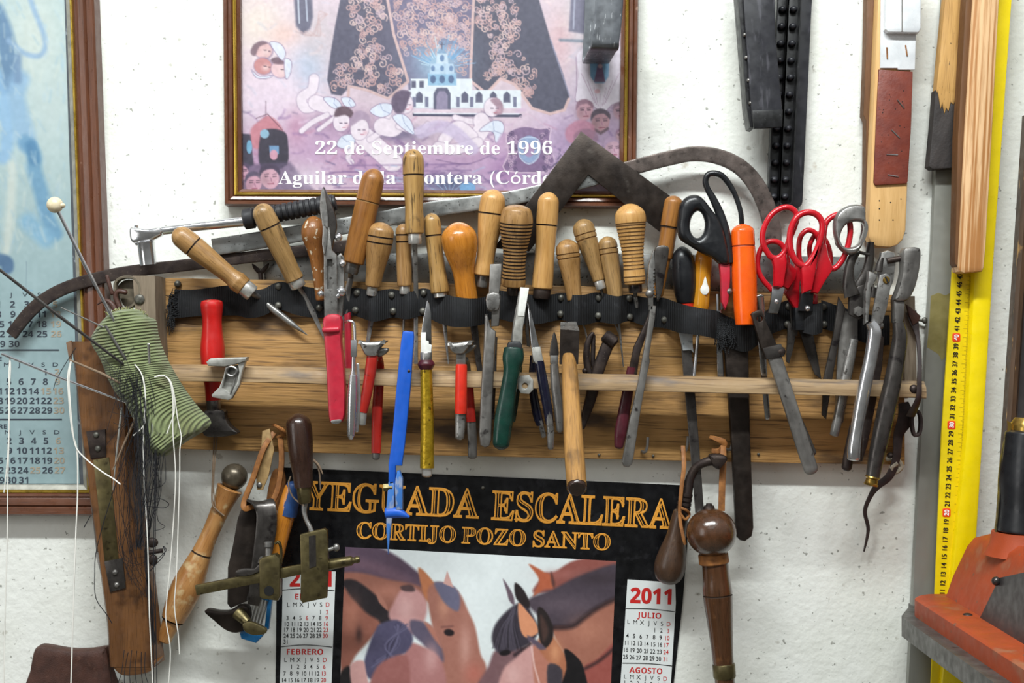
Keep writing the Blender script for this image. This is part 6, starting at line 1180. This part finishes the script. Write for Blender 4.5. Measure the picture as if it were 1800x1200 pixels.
t = Thing('ball_mallet', 'turned dark wooden handle with large ball top, hanging on a strip at the lower right', 'hand tool', 96, (1270, 1195))
t.part('ball', MB().ball((1250, 935, 100), 44, 42, n=36), M['ball'], label='large polished ball top')
mb = MB(); mb.lathe((1247, 897, 92), (1247, 889, 92), [(0, 11), (.5, 10), (1, 9)], sm=0); mb.lathe((1247, 890, 92), (1247, 885, 92), [(0, 6), (1, 5)], sm=0); t.part('top_bolt', mb, M['iron'])
t.part('handle', MB().lathe((1256, 970, 92), (1278, 1240, 92), [(0, 23), (.15, 23.5), (.28, 26), (.42, 23.5), (.6, 20), (.72, 18.5), (1, 17)], 0, (.28,), n=32), [M['ball'], BURNT])
t.part('collar', MB().lathe((1254, 973, 92), (1256, 991, 92), [(0, 25), (.1, 26.5), (.9, 26.5), (1, 25)], sm=0), M['thong'], label='tan leather collar')
t.part('ferrule', MB().lathe((1272.5, 1166, 92), (1274.5, 1192, 92), [(0, 18.5), (.1, 20), (.9, 20), (1, 18.5)], sm=0), M['brass'])
mb = MB(); mb.sweep([(1278, 775, 54), (1276, 810, 66), (1273, 850, 74), (1271, 900, 78)], [4, 6, 6, 6], 1.8, n=8, e=4, sm=4); mb.sweep([(1281, 775, 52), (1276, 830, 60), (1268, 895, 70)], 1.6, n=6, sm=4); mb.sweep([(1255, 771, 50), (1268, 775, 58), (1279, 782, 58), (1272, 795, 54), (1258, 796, 50)], [3, 5, 6, 5, 4], 3, n=10, sm=4, e=4)
t.part('hanging_strip', mb, M['thong'], label='brown leather strip knotted on the hook')
# ---------------------------------------------------------------- upper right: hanging black channels, strop, sticks
t = Thing('metal_strap', 'black bent steel strap hanging in front of the poster at the top', 'metal strap', 150, (1062, 90))
t.part('strap', MB().sweep([(1072, -60, 150), (1071, 0, 150), (1068, 40, 150), (1064, 72, 150), (1064, 79, 148), (1063, 83, 142), (1060, 84, 120), (1056, 84, 40), (1055, 82, 24), (1055, 70, 20), (1058, 20, 20), (1060, -60, 20)], 24.5, 2.5, n=16, e=9, sm=4, nax=(1, 0, 0)), M['strapsteel'])
t.part('strap_nail', MB().lathe((1088, 9, 60), (1101, 9, 64), [(0, 3), (.8, 3), (1, 4)], sm=0), M['thong'])
t = Thing('toothed_channel', 'black double channel with rows of knobs and rounded ends, hanging right of the black box', 'metal bar', 40, (1382, 360))
def off(x, y): return x+(y-364)*-.06
def strip(x0, x1, top, bot, r):
    L = [(x0+(364-top)*.052, top)]+[(x1+(364-top)*.052, top)]; n = 10; pts = [L[0]]
    w = (x1-x0)/2; cx = (x0+x1)/2
    return [(x0+(bot-top)*.045, top), (x1+(bot-top)*.045, top)]+[(cx+w*math.cos(a), bot-r+r*math.sin(a)) for a in np.linspace(0, math.pi, n)]
t.part('back_strip', MB().plate(strip(1376, 1415, -60, 366, 14), 16, 6, 1.5), M['scuff'], label='flat scuffed strip')
for a, b in ((1350, 1369), (1369, 1391)):
    p = strip(a, b, -60, 362, 9); t.part('channel', MB().plate(p, 26, 4, .5).sweep([(x, y, 36) for x, y in p[1:]]+[(p[0][0], p[0][1], 36)], 1.6, 10, n=8, e=5), M['black'], label='narrow trough')
first = None
for i in range(14):
    for k in range(2):
        y = 345-i*30; x = (1360+k*20)+(364-y)*.047
        if first is None:
            first = t.part('knob', MB().ball((x, y, 34), 7, 6, n=12), M['scuff']); x0, y0 = x, y
        else:
            c = first.copy(); COL.objects.link(c); c.parent = t.e; p0 = t.w(x0, y0, 34); p1 = t.w(x, y, 34); c.location = [b-a for a, b in zip(p0, p1)]
t = Thing('box_channel', 'glossy black square channel hanging at the top, left of the knobbed channel', 'metal bar', 92, (1348, 222))
v = [(1309, -60), (1366, -60), (1366, 0), (1366, 60), (1376, 192), (1374, 226), (1324, 228), (1322, 195), (1312, 60), (1309, 0)]
t.part('front', MB().plate([(1303, -60), (1362, -60), (1364, 60), (1376, 194), (1375, 222), (1326, 225), (1321, 198), (1311, 60)], 78, 12, 3), M['scuff'])
t.part('side', MB().plate([(1294, -60), (1306, -60), (1313, 60), (1327, 224), (1320, 222), (1314, 190), (1304, 60)], 40, 44, 2), M['black'])
t.part('end_lip', MB().plate([(1322, 194), (1376, 192), (1375, 223), (1325, 226)], 88, 5, 2), M['black'])
for i, (x, y) in enumerate(((1310, 60), (1313, 100), (1317, 140), (1320, 180))): t.part('rivet', MB().ball((x, y, 86), 3.5), M['dull'])
t = Thing('strop', 'wooden strop paddle with stapled red-brown leather and white tin plate on top', 'strop', 66, (1562, 430))
t.part('paddle', MB().plate([(1548, -60), (1612, -60), (1604, 120), (1598, 330), (1595, 404), (1590, 420), (1580, 430), (1568, 434), (1545, 433), (1534, 428), (1529, 416), (1532, 320), (1540, 120)], 32, 26, 4, gdir=92), M['palewood'])
t.part('back_board', MB().plate([(1534, -60), (1560, -60), (1552, 150), (1546, 205), (1538, 420), (1530, 418), (1532, 206), (1527, 196), (1531, 100)], 6, 25, 2, gdir=92), M['brownside'])
lp = t.part('leather', MB().plate([(1546, 121), (1606, 125), (1603, 220), (1597, 318), (1595, 322), (1540, 325), (1537, 320), (1541, 220)], 57, 6, 2), M['strop'], label='red-brown leather face')
for a, b in (((1578, 175), (1590, 190)), ((1568, 228), (1582, 242)), ((1559, 271), (1579, 272)), ((1561, 307), (1580, 310))): t.part('staple', MB().sweep([(*a, 63.5), (*b, 63.5)], 1.2, n=6), M['blade'], lp)
mb = MB()
for i in range(16): mb.ball((rn.uniform(1550, 1592), rn.uniform(140, 300), 62.6), 1.3, rd=.8, n=8)
t.part('nail_holes', mb, M['slot'], lp)
for x, y in ((1548, 352), (1586, 349), (1548, 386), (1572, 386), (1548, 366), (1568, 355)): t.part('nail_hole', MB().ball((x, y, 57.6), 1.6, rd=1, n=8), M['slot'])
tp = t.part('tin_plate', MB().plate([(1550, -60), (1612, -60), (1611, 60), (1609, 122), (1580, 122), (1578, 119), (1548, 119)], 60, 4, 1), M['tin'], label='white tin plate')
for a, b in (((1559, 83), (1560, 103)), ((1592, 79), (1595, 98))): t.part('staple', MB().sweep([(*a, 65), (*b, 65)], 1.2, n=6), M['thong'], tp)
t.part('tin_box', MB().plate([(1554, -60), (1617, -60), (1616, 52), (1612, 60), (1558, 59), (1553, 54)], 64, 14, 4), M['tin'], tp); mb = MB(); mb.sweep([(1582, -60, 78), (1582, 58, 78)], 1.1, n=6); t.part('seam', mb, M['dull'], tp)
t.part('hanger', MB().sweep([(1536, 430, 40), (1534, 460, 40), (1540, 500, 40)], 3.5, n=8), M['gun'])

# ---------------------------------------------------------------- right: steel flat bar, tape, sticks
t = Thing('steel_upright', 'wide grey flat steel bar with yellowish stain leaning against the wall at right', 'metal bar', 22, (1640, 1195))
t.part('bar', MB().plate([(1660, -60), (1722, -60), (1706, 480), (1672, 1260), (1594, 1260), (1620, 760), (1639, 440)], 6, 14, 2), M['steelpost'])
t.part('stain', MB().plate([(1637, 520), (1650, 514), (1662, 519), (1676, 512), (1677, 560), (1674, 600), (1676, 618), (1668, 616), (1662, 628), (1656, 634), (1650, 622), (1640, 616), (1630, 610), (1634, 570)], 19.9, .3, 0), M['stain'], label='brownish yellow stain')
t = Thing('yellow_rule', 'long bright yellow rule with black centimetre figures leaning upright at the right', 'ruler', 60, (1670, 1195))
t.part('body', MB().plate([(1726, -60), (1786, -60), (1751, 440), (1731, 760), (1700, 1260), (1650, 1260), (1699, 760), (1712, 493)], 24, 34, 8), M['yellow'], label='smooth yellow half')
t.part('scale', MB().plate([(1702, 100), (1734, 100), (1713, 480), (1700, 760), (1672, 1260), (1640, 1260), (1661, 760), (1682, 440)], 38, 5, .5), M['yellow2'], label='yellow scale half')
mb = MB()
for n in range(8, 48):
    y = 748+(30-n)*15.5; x = 1678+(748-y)*.056; ten = n % 10 == 0
    if ten:
        a = -.055; mb.plate(sp([(x-6.5, y-7), (x, y-7.6), (x+6.5, y-7), (x+7, y), (x+6.5, y+7), (x, y+7.6), (x-6.5, y+7), (x-7, y)], 2), 42.5, 1, .3, mi=1)
    text(mb, str(n), x+(3.8 if ten else 4.3), y, 7.4 if ten else 8.6, 44, sx=.85, off=.02, rot=-math.pi/2+.06, kind='sans' if ten else None, mi=2 if ten else 0)
    xr = 1699+(760-y)*.05
    for k in range(10):
        yy = y+k*1.55; l = 9 if k == 0 else 6 if k == 5 else 3; mb.box(xr-l, yy-.2, xr, yy+.2, 42.8, .4, 0)
t.part('figures', mb, [M['ink'], M['redbox'], M['inkwhite']], merge=False, label='black figures and ticks, red boxes at the tens')
t = Thing('charred_stick', 'rough yellow wooden stick with burnt black lower end, behind the banded pine batten', 'stick', 46, (1662, 293))
jag = [(1649, 160), (1654, 192), (1657, 182), (1661, 200), (1664, 190), (1668, 196), (1672, 180), (1677, 184), (1681, 172), (1684, 178), (1688, 162), (1692, 152), (1696, 165)]
t.part('stick', MB().plate([(1668, -60), (1716, -60), (1704, 60), (1696, 170)]+jag[::-1]+[(1646, 170), (1652, 100), (1662, 0)], 22, 23, 2, gdir=94), M['stick'])
t.part('burnt_end', MB().plate([(1645, 158)]+jag+[(1697, 170), (1692, 294), (1640, 297), (1633, 292), (1634, 284), (1640, 220)], 21, 24, 2), M['char'], label='burnt black end')
t = Thing('pine_batten', 'banded pale pine batten standing in front of the yellow rule at the top right', 'stick', 96, (1705, 478))
t.part('batten', MB().plate([(1716, -60), (1761, -60), (1757, 0), (1744, 250), (1733, 440), (1730, 470), (1727, 477), (1695, 480), (1687, 477), (1685, 468), (1696, 240), (1711, 0)], 58, 38, 4, gdir=93), M['pine'])
t.part('side', MB().plate([(1704, -60), (1716, -60), (1711, 0), (1697, 240), (1686, 470), (1681, 462), (1686, 240), (1700, 0)], 60, 30, 1, gdir=93), M['brownside'], label='brown side face')

# ---------------------------------------------------------------- lower right: slab, orange machine, framed board
t = Thing('framed_board', 'edge of a chipped dark brown wooden frame at the right photo border', 'frame', 24, (1790, 900))
Q = [(1806, 200), (2250, 200), (2250, 990), (1754, 990)]
t.part('frame', moulding(Q, [(0, 0), (0, 22), (6, 26), (14, 24), (18, 18), (22, 12)]), M['oldframe']); t.part('board', MB().plate(inset4(Q, 20), 4, 10, 0), M['plateblack'])
DD = 557
t = Thing('steel_shelf', 'thick raw steel slab sticking out of the wall at the lower right', 'shelf', 20, (1700, 1100))
def slab(pts, y0, y1):
    m = MB(); n = len(pts); m.add([(x, y0, d) for x, d in pts]+[(x, y1, d) for x, d in pts], [tuple(range(n)), tuple(range(n, 2*n))]+[(k, (k+1) % n, n+(k+1) % n, n+k) for k in range(n)], [(x, d, y0) for x, d in pts]+[(x, d, y1) for x, d in pts]); return m
Y0 = 1064
t.part('slab', slab([(1603, 0), (1603, 12), (1560, 105), (1556, 118), (1556, 640), (2150, 640), (2150, 0)], Y0, Y0+32), M['shelf'], sharp=20)
t.part('bracket', slab([(1625, 0), (1660, 0), (1660, 420), (1625, 420)], Y0+32, Y0+52), M['shelf'])
t = Thing('orange_machine', 'chipped orange cast machine with black grip standing on the steel slab at lower right', 'machine', 20, (1720, 1064))
def rnd(x0, x1, a, b, r, n=6): return [(x0+r-r*math.cos(q), a+r-r*math.sin(q)) for q in np.linspace(0, math.pi/2, n)]+[(x1, a), (x1, b), (x0, b)]
def lay(loops):   # loops: list of (y, [(x,d)...]) stacked downwards
    m = MB(); n = len(loops[0][1]); v = []; g = []
    for y, p in loops:
        for x, d in p: v.append((x, y, d)); g.append((x, d, y))
    f = [tuple(range(n)), tuple(range((len(loops)-1)*n, len(loops)*n))]
    for i in range(len(loops)-1):
        for k in range(n): f.append((i*n+k, i*n+(k+1) % n, (i+1)*n+(k+1) % n, (i+1)*n+k))
    return m.add(v, f, g)

B0 = rnd(1580, 2050, 72, 620, 46); B1 = rnd(1584, 2050, 76, 620, 44)
t.part('base', lay([(1033, B1), (1036, B0), (1064, B0)]), M['machine'], sharp=50)
def blk(x0, x1, a, b, r=10): return [(x0+r-r*math.cos(q), a+r-r*math.sin(q)) for q in np.linspace(0, math.pi/2, 5)]+[(x1, a), (x1, b), (x0, b)]
m = lay([(918, blk(1690, 2020, 150, 380, 14)), (930, blk(1676, 2020, 116, 390)), (945, blk(1669, 2020, 104, 395)), (1000, blk(1648, 2020, 92, 400)), (1034, blk(1638, 2020, 88, 402))])
t.part('body', m, M['machine'], sharp=50)
t.part('collar', MB().lathe((1716, 903, 240), (1716, 940, 240), [(0, 50), (.5, 53), (1, 62)], sm=0, n=28), M['machine'])
t.part('side_plate', MB().hexa([(1645, 1034, 270), (1645, 1034, 560), (1658, 900, 560), (1656, 960, 330), (1634, 1034, 270), (1632, 1034, 560), (1645, 900, 560), (1643, 960, 330)]), M['plateblack'], label='dark grey side plate')
t.part('bolt', MB().ball((1638, 965, 330), 7), M['gun']); t.part('bolt', MB().ball((1622, 1034, 250), 8, 4), M['iron'])
gr = t.part('grip', MB().lathe((1721, 738, 240), (1716, 905, 240), [(0, 32), (.1, 35), (.45, 42), (.75, 42), (1, 46)], 8, (), bot=4, n=32), M['blackplastic'], label='black hand grip')
t.part('seam', MB().sweep([(1685, 748, 240), (1680, 800, 242), (1674, 860, 242), (1670, 903, 242)], 1.5, n=6), M['brass'], gr)
mb = MB(); mb.lathe((1722, 722, 240), (1721, 742, 240), [(0, 20), (.5, 27), (1, 27)], sm=0); mb.plate(sp([(1688, 726), (1694, 730), (1700, 726), (1698, 734), (1704, 740), (1694, 740), (1688, 744), (1689, 736)], 1), 240, 3, 0); t.part('top_cap', mb, M['brass2'])
